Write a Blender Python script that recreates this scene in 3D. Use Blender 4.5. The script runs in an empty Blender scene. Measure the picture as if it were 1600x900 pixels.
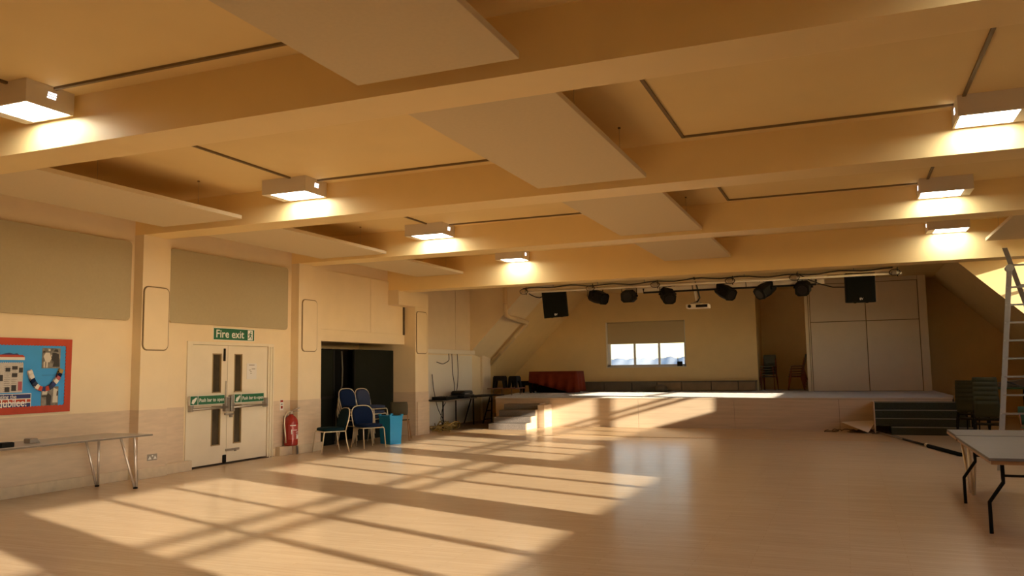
import bpy, math, random
from mathutils import Vector, Matrix
random.seed(7)
R = math.radians
SC = bpy.context.scene
COL = SC.collection

# ------------------------------------------------------------------ camera
YAW, PITCH, ROLL, FPX = 0.384814, 0.099408, -0.014367, 1279.65
CAM = Vector((9.9753, 0.0, 1.5422))
cam_data = bpy.data.cameras.new('camera')
cam = bpy.data.objects.new('camera', cam_data)
COL.objects.link(cam)
fwd = Vector((-math.sin(YAW) * math.cos(PITCH), math.cos(YAW) * math.cos(PITCH), math.sin(PITCH)))
rt = Vector((math.cos(YAW), math.sin(YAW), 0))
up = rt.cross(fwd)
r2 = math.cos(ROLL) * rt + math.sin(ROLL) * up
u2 = -math.sin(ROLL) * rt + math.cos(ROLL) * up
mw = Matrix((r2, u2, -fwd)).transposed().to_4x4()
mw.translation = CAM
cam.matrix_world = mw
cam_data.sensor_width = 36.0
cam_data.lens = FPX * 36.0 / 1600.0
cam_data.clip_start = 0.05
cam_data.clip_end = 6000
SC.camera = cam

# ------------------------------------------------------------------ world, sun, exposure
SUN_DIR = Vector((-1.0, 0.375, -0.272)).normalized()      # the way the light travels
SUN_STRENGTH = 16.0
SUN_COLOR = (1.0, 0.86, 0.65)
SKY_STRENGTH = 0.55
LAMP_STRENGTH = 23.0
LAMP_COLOR = (1.0, 0.95, 0.85)
world = bpy.data.worlds.new('sky')
SC.world = world
world.use_nodes = True
wn = world.node_tree.nodes
wl = world.node_tree.links
wn.clear()
wo = wn.new('ShaderNodeOutputWorld')
wb = wn.new('ShaderNodeBackground')
ws = wn.new('ShaderNodeTexSky')
ws.sky_type = 'NISHITA'
ws.sun_disc = False
ws.sun_elevation = R(14.3)
ws.sun_rotation = R(110.7)
ws.air_density = 1.0
ws.dust_density = 0.6
wb.inputs['Strength'].default_value = SKY_STRENGTH
wl.new(ws.outputs[0], wb.inputs[0])
wl.new(wb.outputs[0], wo.inputs[0])
sun_data = bpy.data.lights.new('sun', 'SUN')
sun_data.energy = SUN_STRENGTH
sun_data.color = SUN_COLOR
sun_data.angle = R(0.55)
sun = bpy.data.objects.new('sun', sun_data)
sun.rotation_euler = (-SUN_DIR).to_track_quat('Z', 'Y').to_euler()
sun.location = (40, -15, 20)
COL.objects.link(sun)
SC.view_settings.view_transform = 'Standard'
SC.view_settings.look = 'None'
SC.view_settings.exposure = 0.0
SC.view_settings.gamma = 1.0
SC.view_settings.use_curve_mapping = False
SC.cycles.max_bounces = 12
SC.cycles.diffuse_bounces = 8
SC.cycles.use_denoising = True
SC.cycles.sample_clamp_indirect = 8.0


# ------------------------------------------------------------------ materials
def mat(name, color, rough=0.6, metal=0.0, spec=0.5, var=0.0, vscale=6.0, bump=0.0, bscale=60.0,
        stretch=(1, 1, 1), color2=None, emit=None, estr=0.0):
    m = bpy.data.materials.new(name)
    m.use_nodes = True
    nt = m.node_tree
    b = nt.nodes['Principled BSDF']
    b.inputs['Roughness'].default_value = rough
    b.inputs['Metallic'].default_value = metal
    b.inputs['Specular IOR Level'].default_value = spec
    c = (*color, 1)
    b.inputs['Base Color'].default_value = c
    tc = None
    if var > 0 or color2 or bump > 0:
        tc = nt.nodes.new('ShaderNodeTexCoord')
        mp = nt.nodes.new('ShaderNodeMapping')
        mp.inputs['Scale'].default_value = stretch
        nt.links.new(tc.outputs['Object'], mp.inputs[0])
    if var > 0 or color2:
        n = nt.nodes.new('ShaderNodeTexNoise')
        n.inputs['Scale'].default_value = vscale
        n.inputs['Detail'].default_value = 6
        nt.links.new(mp.outputs[0], n.inputs['Vector'])
        rmp = nt.nodes.new('ShaderNodeValToRGB')
        rmp.color_ramp.elements[0].position = 0.3
        rmp.color_ramp.elements[1].position = 0.7
        if color2 is None:
            color2 = tuple(max(0, x * (1 - var)) for x in color)
        rmp.color_ramp.elements[0].color = (*color2, 1)
        rmp.color_ramp.elements[1].color = c
        nt.links.new(n.outputs['Fac'], rmp.inputs[0])
        nt.links.new(rmp.outputs[0], b.inputs['Base Color'])
    if bump > 0:
        n2 = nt.nodes.new('ShaderNodeTexNoise')
        n2.inputs['Scale'].default_value = bscale
        n2.inputs['Detail'].default_value = 3
        nt.links.new(mp.outputs[0], n2.inputs['Vector'])
        bp = nt.nodes.new('ShaderNodeBump')
        bp.inputs['Strength'].default_value = bump
        bp.inputs['Distance'].default_value = 0.01
        nt.links.new(n2.outputs['Fac'], bp.inputs['Height'])
        nt.links.new(bp.outputs[0], b.inputs['Normal'])
    if emit:
        b.inputs['Emission Color'].default_value = (*emit, 1)
        b.inputs['Emission Strength'].default_value = estr
    return m


def floor_mat():
    m = bpy.data.materials.new('strip_wood_floor')
    m.use_nodes = True
    nt = m.node_tree
    b = nt.nodes['Principled BSDF']
    tc = nt.nodes.new('ShaderNodeTexCoord')
    br = nt.nodes.new('ShaderNodeTexBrick')
    br.offset = 0.37
    br.inputs['Scale'].default_value = 1.0
    br.inputs['Brick Width'].default_value = 1.15
    br.inputs['Row Height'].default_value = 0.075
    br.inputs['Mortar Size'].default_value = 0.0012
    br.inputs['Mortar Smooth'].default_value = 0.3
    br.inputs['Color1'].default_value = (0.65, 0.505, 0.34, 1)
    br.inputs['Color2'].default_value = (0.61, 0.468, 0.31, 1)
    br.inputs['Mortar'].default_value = (0.44, 0.30, 0.165, 1)
    nt.links.new(tc.outputs['Object'], br.inputs['Vector'])
    mp = nt.nodes.new('ShaderNodeMapping')
    mp.inputs['Scale'].default_value = (0.7, 14, 1)
    nt.links.new(tc.outputs['Object'], mp.inputs[0])
    n = nt.nodes.new('ShaderNodeTexNoise')
    n.inputs['Scale'].default_value = 2.2
    n.inputs['Detail'].default_value = 8
    nt.links.new(mp.outputs[0], n.inputs['Vector'])
    mx = nt.nodes.new('ShaderNodeMix')
    mx.data_type = 'RGBA'
    mx.blend_type = 'MULTIPLY'
    mx.inputs['Factor'].default_value = 0.35
    rmp = nt.nodes.new('ShaderNodeValToRGB')
    rmp.color_ramp.elements[0].position = 0.3
    rmp.color_ramp.elements[0].color = (0.68, 0.62, 0.55, 1)
    rmp.color_ramp.elements[1].position = 0.65
    rmp.color_ramp.elements[1].color = (1.0, 1.0, 1.0, 1)
    nt.links.new(n.outputs['Fac'], rmp.inputs[0])
    nt.links.new(br.outputs['Color'], mx.inputs['A'])
    nt.links.new(rmp.outputs[0], mx.inputs['B'])
    nt.links.new(mx.outputs['Result'], b.inputs['Base Color'])
    b.inputs['Roughness'].default_value = 0.23
    b.inputs['Specular IOR Level'].default_value = 0.45
    mp2 = nt.nodes.new('ShaderNodeMapping')
    mp2.inputs['Scale'].default_value = (1.5, 9, 1)
    nt.links.new(tc.outputs['Object'], mp2.inputs[0])
    n2 = nt.nodes.new('ShaderNodeTexNoise')
    n2.inputs['Scale'].default_value = 3.0
    nt.links.new(mp2.outputs[0], n2.inputs['Vector'])
    bp = nt.nodes.new('ShaderNodeBump')
    bp.inputs['Strength'].default_value = 0.06
    bp.inputs['Distance'].default_value = 0.01
    nt.links.new(n2.outputs['Fac'], bp.inputs['Height'])
    nt.links.new(bp.outputs[0], b.inputs['Normal'])
    return m


def glass_mat():
    m = bpy.data.materials.new('window_glass')
    m.use_nodes = True
    nt = m.node_tree
    nt.nodes.clear()
    o = nt.nodes.new('ShaderNodeOutputMaterial')
    mx = nt.nodes.new('ShaderNodeMixShader')
    mx.inputs[0].default_value = 0.06
    t = nt.nodes.new('ShaderNodeBsdfTransparent')
    g = nt.nodes.new('ShaderNodeBsdfGlossy')
    g.inputs['Roughness'].default_value = 0.03
    nt.links.new(t.outputs[0], mx.inputs[1])
    nt.links.new(g.outputs[0], mx.inputs[2])
    nt.links.new(mx.outputs[0], o.inputs[0])
    return m


M = dict(
    wall=mat('cream_wall_paint', (0.82, 0.685, 0.47), 0.55, spec=0.3, var=0.05, vscale=2.5, bump=0.05, bscale=90),
    ochre=mat('ochre_stage_paint', (0.80, 0.60, 0.30), 0.6, spec=0.2, var=0.05, vscale=2.5),
    ceil=mat('cream_ceiling_paint', (0.86, 0.665, 0.32), 0.7, spec=0.2, var=0.04, vscale=1.5),
    beam=mat('cream_gloss_paint', (0.92, 0.71, 0.34), 0.42, spec=0.35, var=0.03, vscale=3, bump=0.06, bscale=25),
    dado=mat('pinkish_dado_board', (0.70, 0.56, 0.41), 0.5, spec=0.3, var=0.13, vscale=3, stretch=(1, 1, 7)),
    base=mat('painted_skirting', (0.70, 0.585, 0.42), 0.5, var=0.14, vscale=9),
    raft=mat('raft_fabric', (0.72, 0.60, 0.385), 0.9, spec=0.1, var=0.04, vscale=30, bump=0.05, bscale=300),
    wpanel=mat('grey_wall_fabric', (0.45, 0.385, 0.25), 0.9, spec=0.1, var=0.04, vscale=30, bump=0.05, bscale=300),
    conduit=mat('brown_trunking', (0.20, 0.135, 0.06), 0.6),
    conduit2=mat('cream_trunking', (0.72, 0.60, 0.40), 0.5),
    white=mat('white_paint', (0.78, 0.72, 0.62), 0.45),
    gap=mat('dark_joint', (0.07, 0.045, 0.025), 0.8),
    floor=floor_mat(),
    border=mat('floor_border_boards', (0.66, 0.47, 0.27), 0.25, var=0.18, vscale=2.5, stretch=(0.8, 10, 1)),
    carpet=mat('grey_stage_carpet', (0.20, 0.175, 0.16), 0.9, spec=0.2, var=0.3, vscale=45, bump=0.5, bscale=220),
    stepcarpet=mat('mottled_step_carpet', (0.27, 0.235, 0.21), 1.0, spec=0.05, var=0.45, vscale=70, bump=0.5, bscale=220),
    darkcarpet=mat('dark_green_step_carpet', (0.075, 0.08, 0.055), 1.0, spec=0.05, var=0.3, vscale=60, bump=0.4, bscale=220),
    nosing=mat('pale_step_nosing', (0.26, 0.24, 0.19), 0.6),
    veneer=mat('beech_veneer', (0.62, 0.485, 0.345), 0.4, var=0.16, vscale=2.2, stretch=(0.6, 1, 9)),
    door=mat('cream_door_paint', (0.80, 0.72, 0.565), 0.4, var=0.05, vscale=3),
    green=mat('sign_green', (0.012, 0.135, 0.06), 0.4),
    signwhite=mat('sign_white', (0.82, 0.82, 0.78), 0.5),
    steel=mat('brushed_steel', (0.44, 0.41, 0.36), 0.35, metal=0.85, var=0.15, vscale=40),
    chrome=mat('chrome_tube', (0.78, 0.72, 0.66), 0.25, metal=0.6),
    alu=mat('aluminium', (0.33, 0.305, 0.265), 0.38, metal=0.7, var=0.12, vscale=14),
    goldtube=mat('pale_gold_tube', (0.74, 0.65, 0.48), 0.3, metal=0.5),
    black=mat('matte_black', (0.013, 0.012, 0.010), 0.6, spec=0.12, var=0.2, vscale=8),
    blackgloss=mat('gloss_black', (0.012, 0.012, 0.012), 0.3, spec=0.25),
    blacksheet=mat('black_screen_board', (0.013, 0.015, 0.010), 0.7, spec=0.08, var=0.25, vscale=2),
    blackcloth=mat('black_curtain', (0.009, 0.009, 0.008), 0.95, spec=0.05),
    red=mat('extinguisher_red', (0.32, 0.022, 0.014), 0.25),
    redboard=mat('red_border_paper', (0.50, 0.06, 0.025), 0.7, var=0.12, vscale=8),
    blueboard=mat('blue_backing_paper', (0.05, 0.34, 0.78), 0.75, var=0.06, vscale=4),
    navy=mat('navy_print', (0.02, 0.035, 0.16), 0.6),
    paper=mat('white_paper', (0.76, 0.73, 0.68), 0.8),
    newsprint=mat('newsprint', (0.60, 0.57, 0.53), 0.85, var=0.22, vscale=70, stretch=(1, 1, 1)),
    photo=mat('grey_photo_print', (0.30, 0.28, 0.24), 0.5, color2=(0.10, 0.09, 0.08), vscale=14),
    photodark=mat('dark_photo_print', (0.035, 0.032, 0.03), 0.5),
    photolight=mat('pale_photo_print', (0.62, 0.58, 0.50), 0.5),
    pinkphoto=mat('pink_photo_print', (0.42, 0.10, 0.12), 0.5),
    cloth_blue=mat('royal_blue_fabric', (0.009, 0.021, 0.066), 0.9, spec=0.1, var=0.2, vscale=60, bump=0.15, bscale=250),
    cloth_teal=mat('dark_teal_fabric', (0.007, 0.022, 0.030), 0.9, spec=0.1, var=0.2, vscale=60, bump=0.15, bscale=250),
    cloth_grey=mat('grey_blue_fabric', (0.045, 0.06, 0.115), 0.9, spec=0.1, var=0.2, vscale=60, bump=0.15, bscale=250),
    hosegrey=mat('dull_grey_hose', (0.11, 0.10, 0.075), 0.7),
    bin=mat('turquoise_plastic', (0.008, 0.27, 0.58), 0.38),
    greyplastic=mat('dark_olive_plastic', (0.075, 0.065, 0.040), 0.55, spec=0.2),
    olive=mat('olive_plastic', (0.045, 0.046, 0.022), 0.6, spec=0.15),
    stackplastic=mat('grey_green_plastic', (0.13, 0.145, 0.115), 0.5),
    tanleg=mat('tan_wood_leg', (0.42, 0.22, 0.09), 0.45, var=0.2, vscale=10),
    redleg=mat('red_brown_leg', (0.30, 0.085, 0.035), 0.5),
    tablegrey=mat('grey_laminate', (0.50, 0.48, 0.43), 0.35, var=0.08, vscale=12),
    tableedge=mat('dark_table_edge', (0.17, 0.145, 0.115), 0.5),
    tablewarm=mat('warm_grey_laminate', (0.165, 0.148, 0.128), 0.5, spec=0.18, var=0.12, vscale=3, stretch=(0.5, 6, 1)),
    redwood=mat('red_brown_table', (0.20, 0.075, 0.045), 0.45),
    redcloth=mat('dark_red_cloth', (0.18, 0.030, 0.011), 0.9, spec=0.1, var=0.2, vscale=8),
    cable=mat('black_cable', (0.02, 0.018, 0.015), 0.5),
    yellowcable=mat('yellow_brown_cable', (0.42, 0.30, 0.09), 0.6, var=0.3, vscale=12),
    mat_=mat('brown_mat', (0.13, 0.085, 0.045), 0.95, var=0.25, vscale=25),
    pipe=mat('cream_pipe_paint', (0.68, 0.53, 0.32), 0.45),
    blind=mat('cream_roller_blind', (0.52, 0.42, 0.25), 0.8),
    upvc=mat('white_upvc', (0.72, 0.72, 0.72), 0.35),
    housing=mat('white_lamp_housing', (0.70, 0.63, 0.53), 0.5),
    lampglow=mat('lit_diffuser', (0.9, 0.9, 0.9), 0.5, emit=LAMP_COLOR, estr=LAMP_STRENGTH),
    slotglow=mat('lit_slot', (0.9, 0.9, 0.9), 0.5, emit=(0.95, 0.93, 1.0), estr=6.0),
    benchbrown=mat('brown_boxed_skirting', (0.30, 0.20, 0.11), 0.6, var=0.2, vscale=6),
    bench=mat('dark_boxed_skirting', (0.13, 0.10, 0.065), 0.6, var=0.2, vscale=6),
    hill=mat('hazy_hill', (0.32, 0.36, 0.40), 1.0, spec=0.0, color2=(0.25, 0.30, 0.36), vscale=0.03),  # blue distance haze is put into the hill colour
    ground=mat('far_ground', (0.08, 0.09, 0.07), 1.0, spec=0.0, var=0.3, vscale=0.02),
    glass=glass_mat(),
    visglass=mat('wired_dark_glass', (0.075, 0.06, 0.04), 0.12, var=0.3, vscale=5),
    visframe=mat('brown_glazing_bead', (0.34, 0.24, 0.11), 0.5),
    partition=mat('cream_partition', (0.74, 0.62, 0.46), 0.55, var=0.04, vscale=3),
    greentarp=mat('dark_green_sheet', (0.02, 0.075, 0.03), 0.6),
    rubber=mat('black_rubber', (0.009, 0.010, 0.008), 0.9, spec=0.08),
    roof=mat('roof_felt', (0.10, 0.09, 0.08), 0.9),
    socket=mat('grey_socket_plate', (0.34, 0.31, 0.27), 0.35, metal=0.5),
)


_c = M['carpet'].node_tree.nodes['Principled BSDF']
_c.inputs['Sheen Weight'].default_value = 0.7
_c.inputs['Sheen Roughness'].default_value = 0.35
_c.inputs['Sheen Tint'].default_value = (1.0, 0.96, 0.9, 1)

# ------------------------------------------------------------------ geometry helpers
class MB:
    def __init__(s):
        s.v, s.f, s.sm = [], [], []

    def add(s, vs, fs, smooth=False):
        o = len(s.v)
        s.v += [tuple(map(float, p)) for p in vs]
        s.f += [tuple(i + o for i in f) for f in fs]
        s.sm += [smooth] * len(fs)
        return s

    def box(s, x0, y0, z0, x1, y1, z1, mtx=None):
        x0, x1 = min(x0, x1), max(x0, x1)
        y0, y1 = min(y0, y1), max(y0, y1)
        z0, z1 = min(z0, z1), max(z0, z1)
        vs = [(x0, y0, z0), (x1, y0, z0), (x1, y1, z0), (x0, y1, z0), (x0, y0, z1), (x1, y0, z1), (x1, y1, z1), (x0, y1, z1)]
        if mtx is not None:
            vs = [mtx @ Vector(p) for p in vs]
        return s.add(vs, [(0, 3, 2, 1), (4, 5, 6, 7), (0, 1, 5, 4), (1, 2, 6, 5), (2, 3, 7, 6), (3, 0, 4, 7)])

    def loft(s, rings, smooth=False, cap=True, closed=True):
        n = len(rings[0])
        vs = [p for r_ in rings for p in r_]
        fs = []
        for i in range(len(rings) - 1):
            for k in range(n if closed else n - 1):
                a, b = i * n + k, i * n + (k + 1) % n
                fs.append((a, b, b + n, a + n))
        s.add(vs, fs, smooth)
        if cap:
            o = len(s.v) - len(vs)
            s.f.append(tuple(o + k for k in reversed(range(n))))
            s.f.append(tuple(o + (len(rings) - 1) * n + k for k in range(n)))
            s.sm += [False, False]
        return s

    def prism(s, poly, axis, a, b):
        # poly in the two other axes (in x,y,z order), extruded from a to b
        def P(p, t):
            return {'X': (t, p[0], p[1]), 'Y': (p[0], t, p[1]), 'Z': (p[0], p[1], t)}[axis]
        ar = sum(poly[i][0] * poly[(i + 1) % len(poly)][1] - poly[(i + 1) % len(poly)][0] * poly[i][1] for i in range(len(poly)))
        flip = (ar < 0) != (axis == 'Y')
        pl = list(reversed(poly)) if flip else list(poly)
        if a > b:
            a, b = b, a
        return s.loft([[P(p, a) for p in pl], [P(p, b) for p in pl]])

    def tube(s, pts, r, n=8, closed=False, cap=True):
        pts = [Vector(p) for p in pts]
        m = len(pts)
        rings = []
        nrm = None
        for i in range(m):
            if closed:
                t = (pts[(i + 1) % m] - pts[i - 1])
            else:
                t = pts[min(i + 1, m - 1)] - pts[max(i - 1, 0)]
            t.normalize()
            if nrm is None:
                a = Vector((0, 0, 1)) if abs(t.z) < 0.9 else Vector((1, 0, 0))
                nrm = (a - t * a.dot(t)).normalized()
            else:
                nrm = (nrm - t * nrm.dot(t))
                nrm = nrm.normalized() if nrm.length > 1e-6 else Vector((1, 0, 0))
            b = t.cross(nrm)
            rr = r[i] if isinstance(r, (list, tuple)) else r
            rings.append([pts[i] + (nrm * math.cos(2 * math.pi * k / n) + b * math.sin(2 * math.pi * k / n)) * rr for k in range(n)])
        if closed:
            rings.append(rings[0])
            cap = False
        return s.loft(rings, True, cap)

    def lathe(s, prof, c=(0, 0, 0), n=20):
        rings = [[(c[0] + r * math.cos(2 * math.pi * k / n), c[1] + r * math.sin(2 * math.pi * k / n), c[2] + z) for k in range(n)] for r, z in prof]
        return s.loft(rings, True)

    def build(s, name, m, parent=None, bevel=0.0, stuff=False, struct=False, loc=None):
        me = bpy.data.meshes.new(name)
        vs = s.v
        if loc is not None:
            L = Vector(loc)
            vs = [tuple(Vector(p) - L) for p in vs]
        me.from_pydata(vs, [], s.f)
        me.polygons.foreach_set('use_smooth', s.sm)
        me.materials.append(m)
        me.update()
        o = bpy.data.objects.new(name, me)
        COL.objects.link(o)
        if loc is not None:
            o.location = loc
        if parent is not None:
            o.parent = parent
        if bevel > 0:
            bv = o.modifiers.new('bevel', 'BEVEL')
            bv.width = bevel
            bv.segments = 2
            bv.limit_method = 'ANGLE'
            bv.angle_limit = R(50)
        if stuff:
            o['kind'] = 'stuff'
        if struct:
            o['kind'] = 'structure'
        return o


def bx(*a):
    return MB().box(*a)


def tb(pts, r, n=8):
    return MB().tube(pts, r, n)


def rot_z(a):
    return Matrix.Rotation(a, 4, 'Z')


def thing(name, label, cat, loc=(0, 0, 0), rz=0.0, group=None):
    o = bpy.data.objects.new(name, None)
    o.empty_display_size = 0.1
    COL.objects.link(o)
    o.location = loc
    o.rotation_euler = (0, 0, rz)
    o['label'] = label
    o['category'] = cat
    if group:
        o['group'] = group
    return o


def tag(o, label, cat, group=None):
    o['label'] = label
    o['category'] = cat
    if group:
        o['group'] = group
    return o


def struct(name, mb, m, parent=None, bevel=0.0):
    return mb.build(name, m, parent, bevel, struct=parent is None)


def dup(root, loc, rz, label, group=None):
    r_ = root.copy()
    COL.objects.link(r_)
    r_.location = loc
    r_.rotation_euler = (0, 0, rz)
    r_['label'] = label
    if group:
        r_['group'] = group
    for ch in list(root.children):
        c = ch.copy()
        COL.objects.link(c)
        c.parent = r_
        for g in list(ch.children):
            d = g.copy()
            COL.objects.link(d)
            d.parent = c
    return r_


def text_mesh(name, s, size, m, parent, mtx, align='LEFT', width=None, extrude=0.001, bold=0.012):
    cu = bpy.data.curves.new('t', 'FONT')
    cu.body = s
    cu.size = size
    cu.align_x = align
    cu.extrude = extrude
    cu.resolution_u = 3
    cu.offset = size * bold
    to = bpy.data.objects.new('t', cu)
    COL.objects.link(to)
    dg = bpy.context.evaluated_depsgraph_get()
    me = bpy.data.meshes.new_from_object(to.evaluated_get(dg))
    bpy.data.objects.remove(to)
    bpy.data.curves.remove(cu)
    xs = [v.co.x for v in me.vertices]
    if width and xs:
        k = width / (max(xs) - min(xs))
        for v in me.vertices:
            v.co.x *= k
    for v in me.vertices:
        v.co = mtx @ v.co
    me.materials.clear()
    me.materials.append(m)
    me.name = name
    o = bpy.data.objects.new(name, me)
    COL.objects.link(o)
    o.parent = parent
    return o


def on_left(x, y, z):
    """frame for flat writing on the left wall: text x runs along +Y, text y up, facing +X"""
    return Matrix(((0, 0, 1, x), (1, 0, 0, y), (0, 1, 0, z), (0, 0, 0, 1)))


def facing_front(x, y, z):
    """frame for flat writing facing -Y: text x runs along +X"""
    return Matrix(((1, 0, 0, x), (0, 0, -1, y), (0, 1, 0, z), (0, 0, 0, 1)))


# ------------------------------------------------------------------ main dimensions (metres)
XR = 14.56
ZC = 4.13
F = [-2.5, 1.44, 5.338, 9.314, 13.145, 16.78]      # front faces of the beams
BW = 0.49
HB = 3.667
HB3 = 3.425
PX = 0.178
ST_Y, ST_Z = 21.16, 0.76
BACK = 27.5

# ------------------------------------------------------------------ floor, outside ground, hills
fl = struct('floor', bx(-3, -3, -0.12, 17.5, 30, 0), M['floor'])
struct('border_boards', bx(0.9, 18.25, 0.0005, 10.75, ST_Y - 0.012, 0.006), M['border'], fl)
struct('ground', bx(-900, -900, -12.2, 900, 1500, -12), M['ground'])
mb = MB()
N = 220
rows = [[], [], []]
for i in range(N + 1):
    x = -560 + 900 * i / N
    h = 11.3 + 0.4 * math.sin(i * 0.41) + 0.4 * math.sin(i * 0.83 + 1) + 0.8 * math.sin(i * 1.71) + random.uniform(-0.8, 0.8)
    rows[0].append((x, 900 + 20 * math.sin(i * .3), -12))
    rows[1].append((x, 960, h + 1.5))
    rows[2].append((x, 1200, h - 14))
mb.loft(rows, True, False, False)
hl = struct('hills', mb, M['hill'])
mb = MB()
for i in range(120):
    x = -470 + 6.5 * i + random.uniform(-5, 5)
    mb.box(x, 890, -12, x + random.uniform(3, 7), 896, random.uniform(0.5, 3.6))
far = mb.build('far_houses', M['paper'], hl, stuff=True)

# ------------------------------------------------------------------ ceiling with beams
ce = struct('ceiling', bx(-0.62, -3, ZC, 14.6, 30, ZC + 0.2), M['ceil'])
for i, y in enumerate(F):
    zb = HB3 if i == 5 else HB
    mb = bx(-0.1 if i < 5 else -0.6, y, zb, XR if i < 5 else 13.35, y + BW, ZC + 0.001)
    if i == 5:
        mb.box(13.35, y, 3.86, XR, y + BW, ZC + 0.001)      # unseen beam end, raised so the sun can reach the stage
    struct('beam', mb, M['beam'], ce)
# boxed bearing at the end of the last beam
struct('beam_bearing', bx(-0.05, 16.76, 3.10, 0.31, 18.24, 3.45), M['wall'], ce)
# surface wiring loops on the ceiling: left and right loop in each bay
for i in (1, 2, 3, 4, 5):
    y1, y0 = F[i] - 0.24, F[i - 1] + BW
    for xa, xb in ((3.25, 6.16), (8.40, 11.16)):
        w = 0.016
        mb = MB()
        if i < 5:
            mb.box(xa, y1 - w, ZC - 0.022, xb, y1 + w, ZC)
            mb.box(xa - w, y0, ZC - 0.022, xa + w, y1 + w, ZC)
            mb.box(xb - w, y0, ZC - 0.022, xb + w, y1 + w, ZC)
            mb.build('wiring_trunking', M['conduit'], ce)

# ------------------------------------------------------------------ left wall
wl_ = struct('wall_left', MB().box(-0.3, -3, 0, 0, 10.43, ZC).box(-0.3, 10.43, 2.085, 0, 12.62, ZC).box(-0.3, 12.62, 0, 0, 13.89, ZC)
             .box(-0.3, 13.89, 2.19, 0, 17.58, ZC), M['wall'])
for y0, y1 in ((1.44, 1.98), (5.338, 5.86), (9.314, 9.86), (13.145, 13.89)):
    struct('pier', bx(-0.001, y0, 0, PX, y1, HB), M['wall'], wl_)
struct('pier', bx(-0.62, 17.58, 0, 0.30, 18.24, 3.42), M['wall'], wl_)
# alcove behind the wall line
struct('alcove_lining', MB().box(-1.3, 13.79, 0, -0.3, 13.89, 2.4).box(-1.3, 17.58, 0, -0.62, 17.68, 2.4)
       .box(-1.4, 13.79, 0, -1.3, 17.68, 2.4).box(-1.4, 13.79, 2.35, -0.3, 17.68, 2.45), M['wall'], wl_)
# recessed wall past the last pier
struct('recess_wall', MB().box(-0.8, 17.68, 0, -0.6, 24.0, ZC).box(-3.0, 23.9, 0, -0.6, 24.02, 1.84), M['wall'], wl_)
# header boards over the alcove
struct('header_board', bx(0, 13.9, 2.43, 0.025, 15.99, 3.66), M['wall'], wl_, 0.003)
struct('header_board', bx(0, 16.0, 2.43, 0.025, 17.28, 3.66), M['wall'], wl_, 0.003)
struct('header_joint', bx(0, 17.50, 2.42, 0.012, 17.578, 3.42), M['gap'], wl_)
struct('recess_board', bx(-0.6, 18.26, 2.14, -0.572, 21.58, 3.95), M['partition'], wl_, 0.004)
struct('recess_board', bx(-0.6, 21.60, 2.14, -0.572, 22.80, 3.95), M['partition'], wl_, 0.004)
struct('cable_trunking', bx(-0.6, 18.26, 2.02, -0.50, 22.78, 2.135), M['white'], wl_, 0.004)
struct('recess_lining', bx(-0.6, 18.26, 0.02, -0.585, 22.75, 1.98), M['white'], wl_, 0.004)
struct('boxed_pilaster', bx(-0.6, 23.38, 0.0, -0.53, 24.03, 2.12), M['partition'], wl_, 0.004)

# dado
dz = 1.02
for y0, y1, x in ((-3, 9.314, 0), (9.86, 10.40, 0), (12.64, 13.145, 0), (9.314, 9.86, PX), (13.145, 13.89, PX)):
    struct('dado_board', bx(x, y0, 0.14, x + 0.006, y1, dz), M['dado'], wl_)
for y in (9.314, 13.145):
    struct('dado_board', bx(0, y - 0.006, 0.14, PX + 0.006, y, dz), M['dado'], wl_)
struct('dado_board', bx(-0.3, 17.574, 0.0, 0.306, 17.58, dz + 0.02), M['dado'], wl_)
struct('dado_board', bx(0.30, 17.574, 0.0, 0.306, 18.24, dz + 0.02), M['dado'], wl_)
# raised board on the first pier and the boxed base of the last one
struct('boxed_base', bx(0.306, 17.62, 0.0, 0.345, 18.22, 0.79), M['dado'], wl_, 0.004)

b0 = struct('baseboard_left', bx(0, -3, 0, 0.035, 9.30, 0.145), M['base'], None, 0.004)
struct('skirting', bx(PX, 9.29, 0, PX + 0.03, 9.87, 0.15), M['base'], b0, 0.004)
struct('skirting', bx(0, 9.28, 0, PX + 0.03, 9.312, 0.15), M['base'], b0, 0.003)
struct('skirting', bx(0, 9.87, 0, 0.13, 10.47, 0.16), M['base'], b0, 0.004)
struct('skirting', bx(0, 12.72, 0, 0.10, 13.11, 0.165), M['base'], b0, 0.004)
struct('skirting', bx(PX, 13.11, 0, PX + 0.03, 13.92, 0.165), M['base'], b0, 0.004)
struct('skirting', bx(0, 13.11, 0, PX + 0.03, 13.143, 0.165), M['base'], b0, 0.003)


# ------------------------------------------------------------------ raked left cheek, roof slopes, back wall
def zl(x, k=2.45):
    return x + k


mb = MB()
r0 = [(-0.6, 22.6, 2.05), (1.48, 22.6, ZC), (-0.6, 22.6, ZC)]
r1 = [(-0.6, 24.0, 1.85), (1.68, 24.0, ZC), (-0.6, 24.0, ZC)]
mb.loft([r0, r1])
struct('wall_cheek', mb, M['wall'])
struct('wall_roof_left', MB().prism([(-2.5, -0.05), (1.75, 4.2), (1.55, 4.2), (-2.7, -0.05)], 'Y', 24.0, 30), M['ochre'])
KR = 16.62
wr_ = struct('wall_roof_right', MB().prism([(KR + 0.05, -0.05), (KR - 4.2, 4.2), (KR - 4.0, 4.2), (KR + 0.25, -0.05)], 'Y', 24.0, 30), M['ochre'])
struct('cheek_block', MB().prism([(KR - ZC, ZC), (15.3, KR - 15.3), (15.3, ZC)], 'Y', 22.5, 24.0), M['ochre'], wr_)
struct('closing_wall', bx(XR + 0.05, 23.9, 0, 17.2, 24.02, 1.9), M['ochre'], wr_)
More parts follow.
